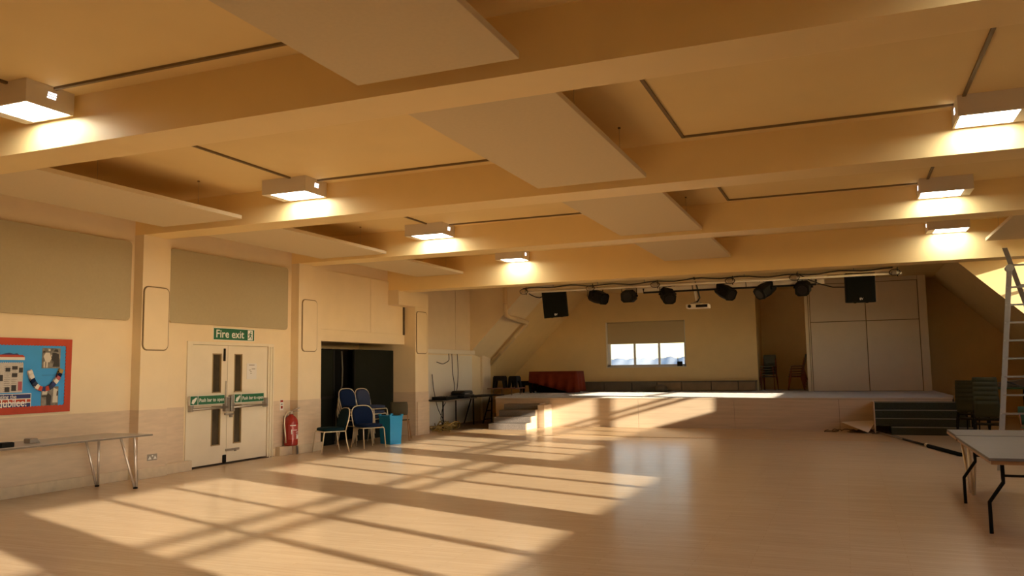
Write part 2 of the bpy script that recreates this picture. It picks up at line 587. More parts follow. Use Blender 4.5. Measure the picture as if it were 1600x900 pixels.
# back wall with a window and a deeper recess on the right
WX0, WX1, WZ0, WZ1 = 2.33, 5.04, 1.58, 3.12
wbk = struct('wall_back', MB().box(-3, BACK, 0, WX0, BACK + 0.2, ZC).box(WX1, BACK, 0, 7.33, BACK + 0.2, ZC)
             .box(WX0, BACK, 0, WX1, BACK + 0.2, WZ0).box(WX0, BACK, WZ1, WX1, BACK + 0.2, ZC)
             .box(7.13, BACK + 0.2, 0, 7.33, 29.3, ZC).box(7.13, 29.2, 0, 17, 29.4, ZC).box(9.0, BACK, 0, 17, BACK + 0.2, ZC)
             .box(9.0, BACK + 0.2, 0, 9.2, 29.3, ZC), M['ochre'])
# wall behind the photographer
struct('wall_front', bx(-0.3, -3.2, 0, XR + 0.1, -3.0, ZC), M['wall'])

# ------------------------------------------------------------------ right wall with tall glazing bays
WINS = [(-0.7, 0.85, 1.93, 3.62, (2.856, 2.685)), (1.72, 4.95, 1.93, 3.62, (2.856, 2.685)), (5.85, 9.02, 1.93, 3.62, (2.856, 2.685)),  # first window, out of view, is narrowed to cut bounce near the camera
        (9.87, 12.66, 2.48, 3.65, (3.12, 2.98)), (13.60, 17.10, 2.52, 3.74, (3.17, 3.03)), (17.26, 18.26, 2.52, 3.70, (3.17, 3.03)),
        (18.85, 22.44, 2.47, 4.09, (3.40,))]
X0, X1 = XR - 0.03, XR + 0.05
mb = MB()
prev = -3.0
for y0, y1, z0, z1, tr in WINS:
    mb.box(X0, prev, 0, X1, y0, ZC)
    mb.box(X0, y0, 0, X1, y1, z0)
    mb.box(X0, y0, z1, X1, y1, ZC)
    prev = y1
mb.box(X0, prev, 0, X1, 24.0, ZC)
wrt = struct('wall_right', mb, M['wall'])
for k, (y0, y1, z0, z1, tr) in enumerate(WINS):
    mb = MB()
    n = max(1, round((y1 - y0) / 1.05))
    for j in range(1, n):
        y = y0 + (y1 - y0) * j / n
        mb.box(XR - 0.02, y - 0.045, z0, XR + 0.03, y + 0.045, z1)
        mb.box(XR - 0.02, y + 0.075, z0, XR + 0.03, y + 0.105, tr[-1])
    for z in tr:
        mb.box(XR - 0.02, y0, z - 0.035, XR + 0.03, y1, z + 0.035)
    w = struct('window_%d' % (k + 2), mb, M['upvc'])
    bx(XR, y0, z0, XR + 0.005, y1, z1).build('pane', M['glass'], w)

# back window: frame, mullions, panes, reveal, blind
w1 = struct('window_1', MB().box(WX0, BACK + 0.08, WZ0, WX1, BACK + 0.15, WZ0 + 0.07).box(WX0, BACK + 0.08, WZ1 - 0.07, WX1, BACK + 0.15, WZ1)
            .box(WX0, BACK + 0.08, WZ0, WX0 + 0.12, BACK + 0.15, WZ1).box(WX1 - 0.06, BACK + 0.08, WZ0, WX1, BACK + 0.15, WZ1), M['upvc'])
pw = (WX1 - WX0 - 0.18) / 3
for j in range(3):
    xa = WX0 + 0.12 + j * pw
    if j:
        bx(xa - 0.035, BACK + 0.07, WZ0 + 0.05, xa + 0.035, BACK + 0.15, WZ1).build('mullion', M['upvc'], w1)
    bx(xa, BACK + 0.11, WZ0 + 0.05, xa + pw, BACK + 0.115, WZ1 - 0.05).build('pane', M['glass'], w1)
bx(WX0 - 0.02, BACK - 0.03, WZ0 - 0.03, WX1 + 0.02, BACK + 0.08, WZ0).build('sill', M['white'], w1)
bx(WX0 - 0.015, BACK - 0.012, WZ0, WX0 + 0.02, BACK + 0.08, WZ1).build('reveal', M['white'], w1)
bl = thing('roller_blind', 'cream roller blind half lowered over the back window', 'blind', (3.7, BACK + 0.03, WZ1))
bx(-1.33, -0.004, -0.74, 1.31, 0.004, -0.02).build('blind_fabric', M['blind'], bl)
tb([(-1.33, 0, -0.02), (1.31, 0, -0.02)], 0.022, 10).build('roller', M['blind'], bl)
bx(-1.33, -0.012, -0.765, 1.31, 0.012, -0.74).build('bottom_bar', M['white'], bl)
rd = thing('radio_handset', 'small dark radio handset with stub aerial on the back window sill', 'radio', (4.83, BACK + 0.005, WZ0))
bx(-0.085, -0.03, 0, 0.09, 0.03, 0.16).build('body', M['black'], rd, 0.012)
tb([(-0.06, 0, 0.15), (-0.06, 0, 0.29)], 0.012, 6).build('aerial', M['black'], rd)

# ------------------------------------------------------------------ stage
stg = struct('stage', MB().prism([(0.86, ST_Y + 0.02), (12.18, ST_Y + 0.02), (12.36, 22.75), (12.3, BACK), (-0.7, BACK), (-0.3, 25.5), (0.42, 22.2)], 'Z', 0.0, ST_Z - 0.03), M['black'])
MB().prism([(0.86, ST_Y), (12.18, ST_Y), (12.36, 22.75), (12.3, BACK), (9.0, BACK), (9.0, 29.2), (7.33, 29.2), (7.33, BACK), (-0.7, BACK), (-0.3, 25.5), (0.42, 22.2)], 'Z', ST_Z - 0.03, ST_Z).build('carpet', M['carpet'], stg)
bx(7.33, BACK, 0, 9.0, 29.2, ST_Z - 0.03).build('recess_floor', M['black'], stg)
ed = [0.87, 2.45, 4.90, 7.33, 9.76, 12.17]
for a, b in zip(ed, ed[1:]):
    bx(a + 0.003, ST_Y - 0.01, 0.0, b - 0.003, ST_Y + 0.02, ST_Z - 0.035).build('front_panel', M['veneer'], stg, 0.002)
bx(0.86, ST_Y - 0.015, ST_Z - 0.03, 12.18, ST_Y, ST_Z + 0.004).build('edge_strip', M['veneer'], stg, 0.003)

# steps on the left
s1 = thing('stage_steps', 'four grey carpeted steps with pale side panel at left end of stage front', 'steps', (1.8, 20.4, 0))
rise = 0.155
for k in range(4):
    x0 = 1.27 - 1.8 + 0.0 * k
    y0 = 19.72 + 0.355 * k
    bx(x0, y0 - 20.4, rise * k + (0.001 if k else 0.0), 0.50, ST_Y - 0.016 - 20.4, rise * (k + 1)).build('step', M['stepcarpet'], s1, 0.012)
mb = MB()
poly = [(19.72, 0), (ST_Y - 0.016, 0), (ST_Y - 0.016, 0.71)]
for k in reversed(range(4)):
    poly += [(19.72 + 0.355 * k + (0.0 if k else 0), rise * (k + 1) + 0.012)] if k == 3 else [(19.72 + 0.355 * (k + 1), rise * (k + 1) + 0.012), (19.72 + 0.355 * k, rise * (k + 1) + 0.012)]
poly[2] = (ST_Y - 0.016, rise * 4 + 0.012)
mb.prism([(a - 20.4, b) for a, b in poly], 'X', 0.505, 0.535)
mb.build('side_panel', M['veneer'], s1)
bx(0.536, 20.55 - 20.4, 0, 0.72, ST_Y - 0.016 - 20.4, 0.60).build('side_box', M['veneer'], s1, 0.004)

# steps on the right
s2 = thing('stage_steps', 'four dark green carpeted steps at right end of stage front', 'steps', (11.45, 20.6, 0))
for k in range(4):
    y0 = 20.0 + 0.28 * k
    x0 = 10.52 if k else 10.82
    x1 = 12.42 - 0.03 * k
    bx(x0 - 11.45, y0 - 20.6, 0.17 * k, x1 - 11.45, ST_Y - 0.016 - 20.6, 0.17 * (k + 1)).build('step', M['darkcarpet'], s2, 0.006)
    bx(x0 - 11.45, y0 - 0.008 - 20.6, 0.17 * (k + 1) - 0.012, x1 - 11.45, y0 + 0.03 - 20.6, 0.17 * (k + 1) + 0.004).build('nosing', M['nosing'], s2)
bx(10.49 - 11.45, 20.29 - 20.6, 0, 10.515 - 11.45, ST_Y - 0.016 - 20.6, 0.69).build('side_panel', M['veneer'], s2)

# boxed low bench along the back wall
bn = thing('boxed_bench', 'low dark and brown boxed bench running along the back wall of the stage', 'bench', (4.2, 27.2, ST_Z))
for k, (a, b) in enumerate([(1.2, 2.35), (2.37, 3.3), (3.32, 4.15), (4.17, 4.95), (4.97, 5.9), (5.92, 6.75), (6.77, 7.28)]):
    bx(a - 4.2, -0.22, 0.02, b - 4.2, 0.28, 0.295).build('bench_panel', M['bench'] if k < 3 else M['benchbrown'], bn, 0.008)
bx(1.15 - 4.2, -0.26, 0.295, 7.3 - 4.2, 0.29, 0.33).build('bench_top', M['bench'], bn, 0.004)
bg = tag(MB().lathe([(0.02, 0), (0.19, 0.0), (0.21, 0.07), (0.19, 0.16), (0.12, 0.22), (0.03, 0.24)], (0, 0, 0), 14).build('cloth_bag', M['bench'], loc=None),
         'small slumped brown bag on stage below the back window', 'bag')
bg.location = (4.35, 26.7, ST_Z)

# partition on the right of the stage
pt = thing('stage_partition', 'cream four panel partition standing at the right of the stage', 'partition', (10.56, 26.6, ST_Z))
H = ZC - ST_Z
bx(-1.67, 0.0, 0, 1.67, 0.12, H).build('frame', M['conduit'], pt, 0.004)
for xa, xb in ((-1.53, 0.012), (0.036, 1.435)):
    for za, zb in ((0.01, 2.075), (2.098, H - 0.14)):
        bx(xa, -0.018, za, xb, 0.0, zb).build('panel', M['partition'], pt, 0.003)
bx(-1.69, -0.03, 0, -1.60, 0.0, H).build('stile', M['wall'], pt, 0.003)
bx(1.46, -0.022, 0, 1.67, 0.0, H).build('stile', M['partition'], pt, 0.003)
bx(-1.585, -0.012, 0, -1.55, 0.0, H).build('stile', M['wall'], pt, 0.003)
bx(-1.55, -0.015, H - 0.12, 1.45, 0.0, H).build('top_board', M['partition'], pt, 0.003)

# pipe on the cheek
pp = tag(MB().tube([(0.62, 22.55, ZC), (0.62, 22.55, 3.30), (0.64, 22.56, 3.17), (0.68, 22.75, 3.10), (0.74, 24.03, 3.02), (0.70, 24.06, 2.96), (-0.56, 24.06, 1.72)], 0.065, 10)
         .build('drain_pipe', M['pipe']), 'cream painted pipe running down the sloping ceiling left of the stage', 'pipe')
for p in ((0.62, 22.55, 3.52), (0.3, 24.06, 2.57), (-0.2, 24.06, 2.075)):
    d = Vector((0, 0, 1)) if p[1] < 23 else Vector((1, 0, 0.98)).normalized()
    MB().tube([Vector(p) - d * 0.03, Vector(p) + d * 0.03], 0.068, 10).build('pipe_collar', M['pipe'], pp)

# ------------------------------------------------------------------ suspended rafts
rows_x = [((0.70, 2.15), 'left'), ((6.62, 7.95), 'middle'), ((12.40, 13.85), 'right')]
rafts_y = [(2.05, 5.20), (5.96, 9.17), (10.02, 13.12), (13.85, 16.70)]
bay = ['nearest bay', 'second bay', 'third bay', 'fourth bay']
for (xa, xb), nm in rows_x:
    for k, (ya, yb) in enumerate(rafts_y):
        if nm == 'left' and k == 0:
            continue
        if nm == 'right' and k < 3:
            continue
        xx = xa + 0.08 * k if nm == 'left' and k == 3 else xa
        t = thing('ceiling_raft', 'flat pale rectangular acoustic raft hung in the %s of the ceiling, %s row' % (bay[k], nm), 'ceiling panel',
                  ((xa + xb) / 2, (ya + yb) / 2, 3.72), 0, 'suspended acoustic rafts')
        hx, hy = (xb - xx) / 2, (yb - ya) / 2
        bx(-hx, -hy, 0, hx, hy, 0.055).build('raft_board', M['raft'], t, 0.004)
        for sx in (-1, 1):
            for sy in (-0.45, 0.55):
                tb([(sx * (hx - 0.12), sy * hy, 0.05), (sx * (hx - 0.12), sy * hy, ZC - 3.72)], 0.0018, 5).build('hanging_wire', M['steel'], t)
                bx(sx * (hx - 0.12) - 0.012, sy * hy - 0.012, ZC - 3.735, sx * (hx - 0.12) + 0.012, sy * hy + 0.012, ZC - 3.72).build('wire_fixing', M['conduit'], t)


# ------------------------------------------------------------------ ceiling lamps
def lamp(x0, x1, yb, label, dark_left, near):
    """box lamp on the ceiling against the near face of a beam; the lit diffuser leaves one end dark"""
    t = thing('ceiling_lamp', label, 'ceiling lamp', ((x0 + x1) / 2, yb - 0.28, ZC), 0, 'box lamps along the beams')
    h, d = (x1 - x0) / 2, 0.24
    zb = -0.205
    MB().box(-h, -d, zb, h, -d + 0.02, -0.03).box(-h, d - 0.02, zb, h, d, -0.03).box(-h, -d + 0.0201, zb, -h + 0.02, d - 0.0201, -0.03) \
        .box(h - 0.02, -d + 0.0201, zb, h, d - 0.0201, -0.03).box(-h, -d, -0.0299, h, d, -0.0005).build('housing', M['housing'], t)
    g = 0.12
    a, b = (-h + g, h - 0.02) if dark_left else (-h + 0.02, h - g)
    bx(a, -d + 0.02, zb + 0.004, b, d - 0.02, zb + 0.012).build('diffuser', M['lampglow'], t)
    ga, gb = (-h + 0.02, a) if dark_left else (b, h - 0.02)
    bx(ga, -d + 0.02, zb + 0.002, gb, d - 0.02, zb + 0.012).build('gear_cover', M['housing'], t)
    sx = h if near > 0 else -h
    mb = MB()
    for q in range(3):
        mb.box(sx - 0.001, -0.035 + q * 0.004, -0.115 + q * 0.022, sx + 0.001, 0.05 + q * 0.004, -0.103 + q * 0.022)
    mb.build('end_slots', M['slotglow'], t)
    return t


names = ['nearest beam', 'second beam', 'third beam', 'last beam before the stage']
spots = [((2.88, 3.50), (11.07, 11.72)), ((2.80, 3.50), (11.10, 11.75)), ((2.82, 3.57), (11.05, 11.72)), ((3.0, 3.62), (11.45, 12.12))]
for k in range(4):
    (la, lb), (ra, rb) = spots[k]
    lamp(la, lb, F[k + 2], 'lit white box lamp on the left of the %s' % names[k], True, 1)
    lamp(ra, rb, F[k + 2], 'lit white box lamp on the right of the %s' % names[k], k == 3, -1)


# ------------------------------------------------------------------ left wall: panels, hatches, sign, door
def rounded(w, h, r, n=4, top_only=False):
    pts = []
    for cx, cy, a0 in ((w / 2 - r, h / 2 - r, 0), (-w / 2 + r, h / 2 - r, 90), (-w / 2 + r, -h / 2 + r, 180), (w / 2 - r, -h / 2 + r, 270)):
        for k in range(n + 1):
            a = R(a0 + 90 * k / n)
            pts.append((cx + r * math.cos(a), cy + r * math.sin(a)))
    return pts


def wall_panel(y0, y1, z0, z1, label):
    o = thing('acoustic_panel', label, 'wall panel', (0.0, (y0 + y1) / 2, z0))
    h = z1 - z0
    MB().prism([(a, b + h / 2) for a, b in rounded(y1 - y0, h, 0.06)], 'X', 0.004, 0.05).build('fabric_face', M['wpanel'], o, 0.004)
    bx(0, -(y1 - y0) / 2 + 0.03, 0.03, 0.004, (y1 - y0) / 2 - 0.03, h - 0.03).build('backing', M['gap'], o)


wall_panel(5.95, 9.22, 2.36, 3.55, 'large grey beige fabric panel on left wall above the notice board')
wall_panel(9.99, 12.98, 2.37, 3.56, 'large grey beige fabric panel on left wall above the fire exit door')


def hatch(x, y0, y1, z0, z1, label):
    t = thing('pier_panel', label, 'wall panel', (x, (y0 + y1) / 2, (z0 + z1) / 2))
    w, h = y1 - y0, z1 - z0
    MB().prism(rounded(w, h, 0.09), 'X', 0.0, 0.014).build('panel_rim', M['conduit'], t)
    MB().prism(rounded(w - 0.032, h - 0.032, 0.078), 'X', 0.0, 0.022).build('panel_face', M['wall'], t, 0.004)


hatch(PX, 9.33, 9.84, 1.91, 2.89, 'tall round cornered cream panel on the first pier, left of the fire exit')
hatch(PX, 13.24, 13.73, 1.95, 2.98, 'tall round cornered cream panel on the second pier, right of the fire exit')
hatch(0.30, 17.62, 18.16, 1.96, 3.0, 'tall round cornered cream panel on the last pier beside the turntable table')

# double socket on the first pier
so = thing('double_socket', 'grey double wall socket on the first pier below the dado line', 'socket', (PX + 0.006, 9.585, 0.305))
bx(0, -0.095, -0.048, 0.008, 0.095, 0.048).build('plate', M['socket'], so, 0.003)
for dy in (-0.05, 0.05):
    MB().prism([(dy - 0.032, -0.03), (dy + 0.032, -0.03), (dy, 0.022)], 'X', 0.008, 0.012).build('socket_face', M['signwhite'], so)
bx(0.008, -0.012, 0.01, 0.013, 0.012, 0.03).build('switch', M['signwhite'], so)


def running_man(parent, x, y, z, s):
    """white doorway with a green running figure, facing +X"""
    bx(x, y, z, x + 0.002, y + 0.75 * s, z + s).build('doorway_symbol', M['signwhite'], parent)
    mb = MB()

    def seg(a, b, w):
        a, b = Vector(a), Vector(b)
        d = (b - a).normalized()
        n = Vector((-d.y, d.x)) * w / 2
        pl = [a + n, a - n, b - n, b + n]
        mb.prism([(y + p.x * s, z + p.y * s) for p in pl], 'X', x + 0.002, x + 0.004)
    seg((0.40, 0.70), (0.34, 0.40), 0.16)
    seg((0.36, 0.42), (0.55, 0.30), 0.10)
    seg((0.55, 0.32), (0.50, 0.08), 0.09)
    seg((0.34, 0.42), (0.22, 0.22), 0.10)
    seg((0.24, 0.22), (0.02, 0.20), 0.08)
    seg((0.42, 0.68), (0.62, 0.52), 0.08)
    seg((0.38, 0.68), (0.16, 0.62), 0.08)
    seg((0.16, 0.62), (0.10, 0.48), 0.07)
    mb.prism([(y + (0.46 + 0.085 * math.cos(R(k * 45))) * s, z + (0.83 + 0.085 * math.sin(R(k * 45))) * s) for k in range(8)], 'X', x + 0.002, x + 0.004)
    mb.build('running_figure', M['green'], parent)


sg = thing('fire_exit_sign', 'green Fire exit sign with running figure above the double door', 'sign', (0.0, 11.55, 2.12))
bx(0.0, -0.525, 0, 0.008, 0.525, 0.215).build('sign_border', M['signwhite'], sg)
bx(0.0, -0.515, 0.01, 0.010, 0.515, 0.205).build('sign_board', M['green'], sg)
text_mesh('lettering', 'Fire exit', 0.19, M['signwhite'], sg, on_left(0.011, -0.47, 0.048), width=0.70)
running_man(sg, 0.0102, 0.34, 0.02, 0.175)

# door_1: frame, two leaves, panic hardware
dr = struct('door_1', MB().box(-0.12, 10.43, 0, 0.02, 10.55, 2.085).box(-0.12, 12.46, 0, 0.02, 12.62, 2.085).box(-0.12, 10.551, 2.035, 0.02, 12.459, 2.085)
            , M['door'])
for ya in (12.50, 12.57):
    bx(0.0201, ya, 0, 0.04, ya + 0.03, 2.03).build('frame_bead', M['door'], dr, 0.003)
bx(-0.3, 10.43, 0.0, 0.03, 12.62, 0.012).build('threshold', M['gap'], dr)
bx(-0.36, 10.3, 0, -0.3, 12.8, 2.2).build('lobby_back', M['black'], dr)
for k, (y0, y1, v0, v1) in enumerate(((10.555, 11.40, 11.03, 11.25), (11.408, 12.455, 11.57, 11.775))):
    mb = MB()
    xa, xb = -0.055, -0.005
    zs = [0.03, 0.33, 1.0, 1.22, 1.89, 2.03]
    mb.box(xa, y0, 0.03, xb, v0, 2.03).box(xa, v1, 0.03, xb, y1, 2.03)
    mb.box(xa, v0, 0.03, xb, v1, 0.33).box(xa, v0, 1.0, xb, v1, 1.22).box(xa, v0, 1.89, xb, v1, 2.03)
    lf = mb.build('leaf', M['door'], dr)
    for za, zb in ((0.33, 1.0), (1.22, 1.89)):
        bx(-0.035, v0, za, -0.03, v1, zb).build('vision_pane', M['visglass'], lf)
        q = 0.018
        MB().box(-0.03, v0, za, 0.0, v0 + q, zb).box(-0.03, v1 - q, za, 0.0, v1, zb).box(-0.03, v0, za, 0.0, v1, za + q) \
            .box(-0.03, v0, zb - q, 0.0, v1, zb).build('glazing_bead', M['visframe'], lf)
    # push bar
    ya, yb = (10.50, 11.33) if k == 0 else (11.46, 12.36)
    tb([(0.075, ya, 0.965), (0.075, yb, 0.975)], 0.022, 8).build('push_bar', M['steel'], lf)
    end = ya if k == 0 else yb
    bx(-0.005, end - 0.035, 0.93, 0.085, end + 0.035, 1.10).build('bar_bracket', M['steel'], lf, 0.012)
    # sign above the bar
    sa, sb = (10.44, 11.24) if k == 0 else (11.48, 12.26)
    bx(0.05, sa, 1.035, 0.088, sb, 1.19).build('sign_border', M['signwhite'], lf)
    bx(0.06, sa + 0.006, 1.042, 0.090, sb - 0.006, 1.183).build('push_sign', M['green'], lf)
    bx(0.090, sa + 0.165, 1.042, 0.0905, sa + 0.178, 1.183).build('sign_rule', M['signwhite'], lf)
    text_mesh('lettering', 'Push bar to open', 0.085, M['signwhite'], lf, on_left(0.0915, sa + 0.20, 1.085), width=sb - sa - 0.225)
    MB().prism([(sa + 0.03, 1.07), (sa + 0.075, 1.055), (sa + 0.12, 1.10), (sa + 0.15, 1.15), (sa + 0.13, 1.165), (sa + 0.09, 1.14), (sa + 0.05, 1.125)], 'X', 0.090, 0.0915).build('hand_symbol', M['signwhite'], lf)
    if k == 0:
        bx(-0.005, 11.29, 0.90, 0.07, 11.40, 1.15).build('latch_case', M['steel'], lf, 0.012)
        tb([(0.02, 11.345, 1.1), (0.02, 11.345, 1.42)], 0.008, 6).build('shoot_rod', M['steel'], lf)
        MB().prism([(11.29, 1.76), (11.33, 1.76), (11.33, 1.98), (11.29, 1.98)], 'X', -0.005, 0.02).build('top_bolt', M['black'], lf, 0.008)
        MB().box(-0.005, 11.31, 0.03, 0.02, 11.39, 0.16).build('foot_bolt', M['black'], lf, 0.01)
    else:
        bx(-0.005, 11.42, 0.89, 0.08, 11.52, 1.17).build('latch_case', M['steel'], lf, 0.015)
        MB().box(-0.005, 11.46, 0.79, 0.03, 11.52, 0.86).build('lever_base', M['steel'], lf, 0.008)
        tb([(0.03, 11.49, 0.845), (0.06, 11.49, 0.85), (0.065, 11.28, 0.855)], 0.017, 8).build('lever_handle', M['steel'], lf)
        bx(-0.005, 11.38, 0.215, 0.018, 11.72, 0.255).build('slide_bolt', M['steel'], lf, 0.004)
        bx(-0.005, 11.60, 0.20, 0.03, 11.64, 0.23).build('bolt_knob', M['steel'], lf, 0.004)
        bx(-0.005, 11.90, 1.44, -0.002, 12.16, 1.725).build('paper_notice', M['paper'], lf)
        mb = MB()
        for yy, zz, ww in ((11.95, 1.69, 0.15), (12.03, 1.62, 0.09), (11.95, 1.60, 0.06), (11.98, 1.57, 0.05), (11.99, 1.54, 0.04)):
            mb.box(-0.002, yy, zz, -0.0015, yy + ww, zz + 0.008)
        mb.build('notice_marks', M['gap'], lf)

# fire extinguisher in the corner by the second pier
fx = thing('fire_extinguisher', 'red fire extinguisher on the wall between the fire exit and second pier', 'fire extinguisher', (0.14, 13.0, 0.17))
MB().lathe([(0.10, 0.0), (0.125, 0.01), (0.13, 0.03), (0.13, 0.42), (0.122, 0.48), (0.09, 0.535), (0.045, 0.565), (0.03, 0.60)], (0, 0, 0), 24).build('cylinder', M['red'], fx)
MB().lathe([(0.035, 0), (0.035, 0.03), (0.025, 0.06), (0.012, 0.07)], (0, 0, 0.59), 12).build('valve', M['steel'], fx)
MB().tube([(0, 0.0, 0.65), (0.05, 0.10, 0.69), (0.07, 0.17, 0.70)], 0.010, 6).tube([(0, 0.0, 0.63), (0.05, 0.10, 0.645), (0.07, 0.15, 0.64)], 0.009, 6).build('squeeze_handle', M['steel'], fx)
MB().tube([(0, -0.02, 0.64), (0.0, -0.10, 0.64), (0.0, -0.19, 0.55), (0.0, -0.205, 0.42), (0.0, -0.17, 0.22), (0.0, -0.15, 0.06)], 0.013, 8).build('hose', M['goldtube'], fx)
mb = MB()
n = 8
rg = [[(0.1315 * math.cos(R(a)), 0.1315 * math.sin(R(a)), z) for a in range(-75, 60, 15)] for z in (0.12, 0.40)]
mb.loft(rg, True, False, False)
mb.build('label_print', mat('red_label', (0.34, 0.035, 0.025), 0.35), fx)
mb = MB()
for a0, a1, z0, z1 in ((-60, -10, 0.375, 0.392), (-52, -44, 0.22, 0.31), (-38, 5, 0.29, 0.30), (-10, 25, 0.25, 0.262), (-10, 20, 0.21, 0.222), (-5, 30, 0.13, 0.20)):
    mb.loft([[(0.1325 * math.cos(R(a0 + (a1 - a0) * k / 4)), 0.1325 * math.sin(R(a0 + (a1 - a0) * k / 4)), z) for k in range(5)] for z in (z0, z1)], True, False, False)
mb.build('label_marks', M['signwhite'], fx)
MB().box(-0.14, -0.05, 0.40, -0.10, 0.05, 0.56).build('wall_bracket', M['steel'], fx)
xs = thing('extinguisher_notice', 'small white and red tag on the wall above the fire extinguisher', 'sign', (0.006, 12.88, 0.84))
bx(0, -0.05, 0, 0.004, 0.05, 0.20).build('tag_board', M['signwhite'], xs)
bx(0.004, -0.04, 0.15, 0.005, 0.04, 0.19).build('tag_band', M['red'], xs)
bx(0.004, -0.025, 0.03, 0.005, 0.03, 0.08).build('tag_mark', M['red'], xs)
bx(0.004, -0.03, 0.105, 0.005, 0.03, 0.12).build('tag_rule', M['black'], xs)

# ------------------------------------------------------------------ notice board
nb = thing('notice_board', 'blue notice board with red border hung on left wall above the long table', 'notice board', (0.0, 7.2, 1.06))
Y0, Y1, Z0, Z1 = -1.35, 1.06, 0.0, 0.985
bx(0, Y0, Z0, 0.02, Y1, Z1).build('blue_backing', M['blueboard'], nb)
# red border with scalloped inner edge
def scallop(y0, z0, y1, z1, inward):
    n = max(6, int(math.hypot(y1 - y0, z1 - z0) / 0.045))
    pts = []
    for k in range(n * 4 + 1):
        t = k / (n * 4)
        s_ = 0.012 * abs(math.sin(math.pi * t * n))
        pts.append((y0 + (y1 - y0) * t + inward[0] * s_, z0 + (z1 - z0) * t + inward[1] * s_))
    return pts
bd = 0.085
mb = MB()
mb.prism([(Y0, Z1), (Y1, Z1)] + scallop(Y1 - bd, Z1 - bd, Y0, Z1 - bd, (0, -1)), 'X', 0.02, 0.028)
mb.prism([(Y0, Z0), (Y1, Z0)] + scallop(Y1 - bd, Z0 + bd, Y0, Z0 + bd, (0, 1)), 'X', 0.02, 0.028)
mb.prism([(Y1, Z1), (Y1, Z0)] + scallop(Y1 - bd, Z0 + bd, Y1 - bd, Z1 - bd, (-1, 0)), 'X', 0.02, 0.0285)
mb.build('red_border', M['redboard'], nb)
# faint joints of the backing sheets
MB().box(0.02, -0.02 - 0.0015, 0.0, 0.021, -0.02 + 0.0015, 0.9).box(0.02, 0.62, 0.497, 0.021, 0.97, 0.50).build('sheet_joint', M['navy'], nb)


def sheet(name, y0, z0, y1, z1, m, x=0.021, th=0.003):
    return bx(x, y0, z0, x + th, y1, z1).build(name, m, nb)


def shapes(parent, lst, x=0.0245):
    for m, polys in lst:
        mb = MB()
        for p in polys:
            mb.prism(p, 'X', x, x + 0.001)
        mb.build('print_shapes', m, parent, stuff=True)
        x += 0.001


ph1 = sheet('photo_print', 0.61, 0.59, 0.885, 0.86, M['photo'])
shapes(ph1, [(M['photolight'], [[(0.63, 0.75), (0.66, 0.80), (0.72, 0.80), (0.75, 0.72), (0.72, 0.67), (0.66, 0.68)], [(0.635, 0.60), (0.655, 0.60), (0.655, 0.68), (0.635, 0.68)], [(0.675, 0.60), (0.695, 0.60), (0.70, 0.68), (0.675, 0.68)],
                                [(0.74, 0.755), (0.84, 0.715), (0.865, 0.73), (0.75, 0.775)], [(0.70, 0.82), (0.73, 0.82), (0.73, 0.85), (0.70, 0.85)]]),
             (M['photodark'], [[(0.75, 0.70), (0.76, 0.80), (0.80, 0.80), (0.86, 0.78), (0.87, 0.61), (0.77, 0.61), (0.79, 0.68)], [(0.775, 0.815), (0.80, 0.845), (0.84, 0.845), (0.85, 0.81)], [(0.615, 0.80), (0.65, 0.80), (0.655, 0.82), (0.625, 0.825)]])])
ph2 = sheet('photo_print', 0.62, 0.045 + 0.03, 0.875, 0.345, M['photo'])
shapes(ph2, [(M['photolight'], [[(0.63, 0.24), (0.70, 0.24), (0.72, 0.33), (0.64, 0.33)], [(0.79, 0.13), (0.865, 0.13), (0.865, 0.30), (0.80, 0.33)]]),
             (M['photodark'], [[(0.70, 0.10), (0.76, 0.10), (0.77, 0.22), (0.72, 0.26), (0.69, 0.22)], [(0.845, 0.22), (0.865, 0.22), (0.865, 0.29), (0.85, 0.28)], [(0.625, 0.21), (0.70, 0.21), (0.70, 0.225), (0.625, 0.225)]])])
nw = sheet('newspaper_page', -0.12, 0.28, 0.345, 0.655, M['newsprint'])
mb = MB()
for k in range(16):
    y = -0.12 + k * 0.029
    mb.prism([(y, 0.655), (y + 0.029, 0.655), (y + 0.0145, 0.675)], 'X', 0.021, 0.024)
mb.build('torn_edge', M['newsprint'], nw)
mb = MB()
pm = MB()
for y0, z0, y1, z1 in ((-0.01, 0.43, 0.07, 0.51), (0.10, 0.55, 0.165, 0.60), (0.19, 0.575, 0.265, 0.62), (0.19, 0.48, 0.265, 0.53), (0.285, 0.535, 0.34, 0.60), (0.10, 0.29, 0.165, 0.35), (0.19, 0.30, 0.255, 0.375)):
    bx(0.0245, y0, z0, 0.0255, y1, z1).build('page_photo', M['photodark'], nw)
pm.box(0.0245, 0.28, 0.305, 0.0255, 0.335, 0.42)
pm.build('page_photo', M['pinkphoto'], nw)
lines = MB()
for y0, y1 in ((-0.11, -0.03), (0.085, 0.175), (0.185, 0.27)):
    for q in range(14):
        z = 0.30 + q * 0.024
        lines.box(0.0243, y0, z, 0.0246, y1 - 0.01 * (q % 3), z + 0.005)
lines.build('page_lines', M['photo'], nw, stuff=True)
sheet('white_sheet', -0.30, 0.56, -0.115, 0.80, M['paper'])
tt = sheet('title_strip', -0.05, 0.70, 0.36, 0.735, M['paper'])
MB().prism([(-0.06, 0.735), (0.365, 0.735), (0.33, 0.765), (-0.02, 0.765)], 'X', 0.021, 0.0255).build('red_strip', M['redboard'], tt)
MB().prism([(0.02, 0.765), (0.28, 0.765), (0.25, 0.785), (0.20, 0.778), (0.14, 0.792), (0.08, 0.780)], 'X', 0.021, 0.0255).build('blue_strip', M['navy'], tt)
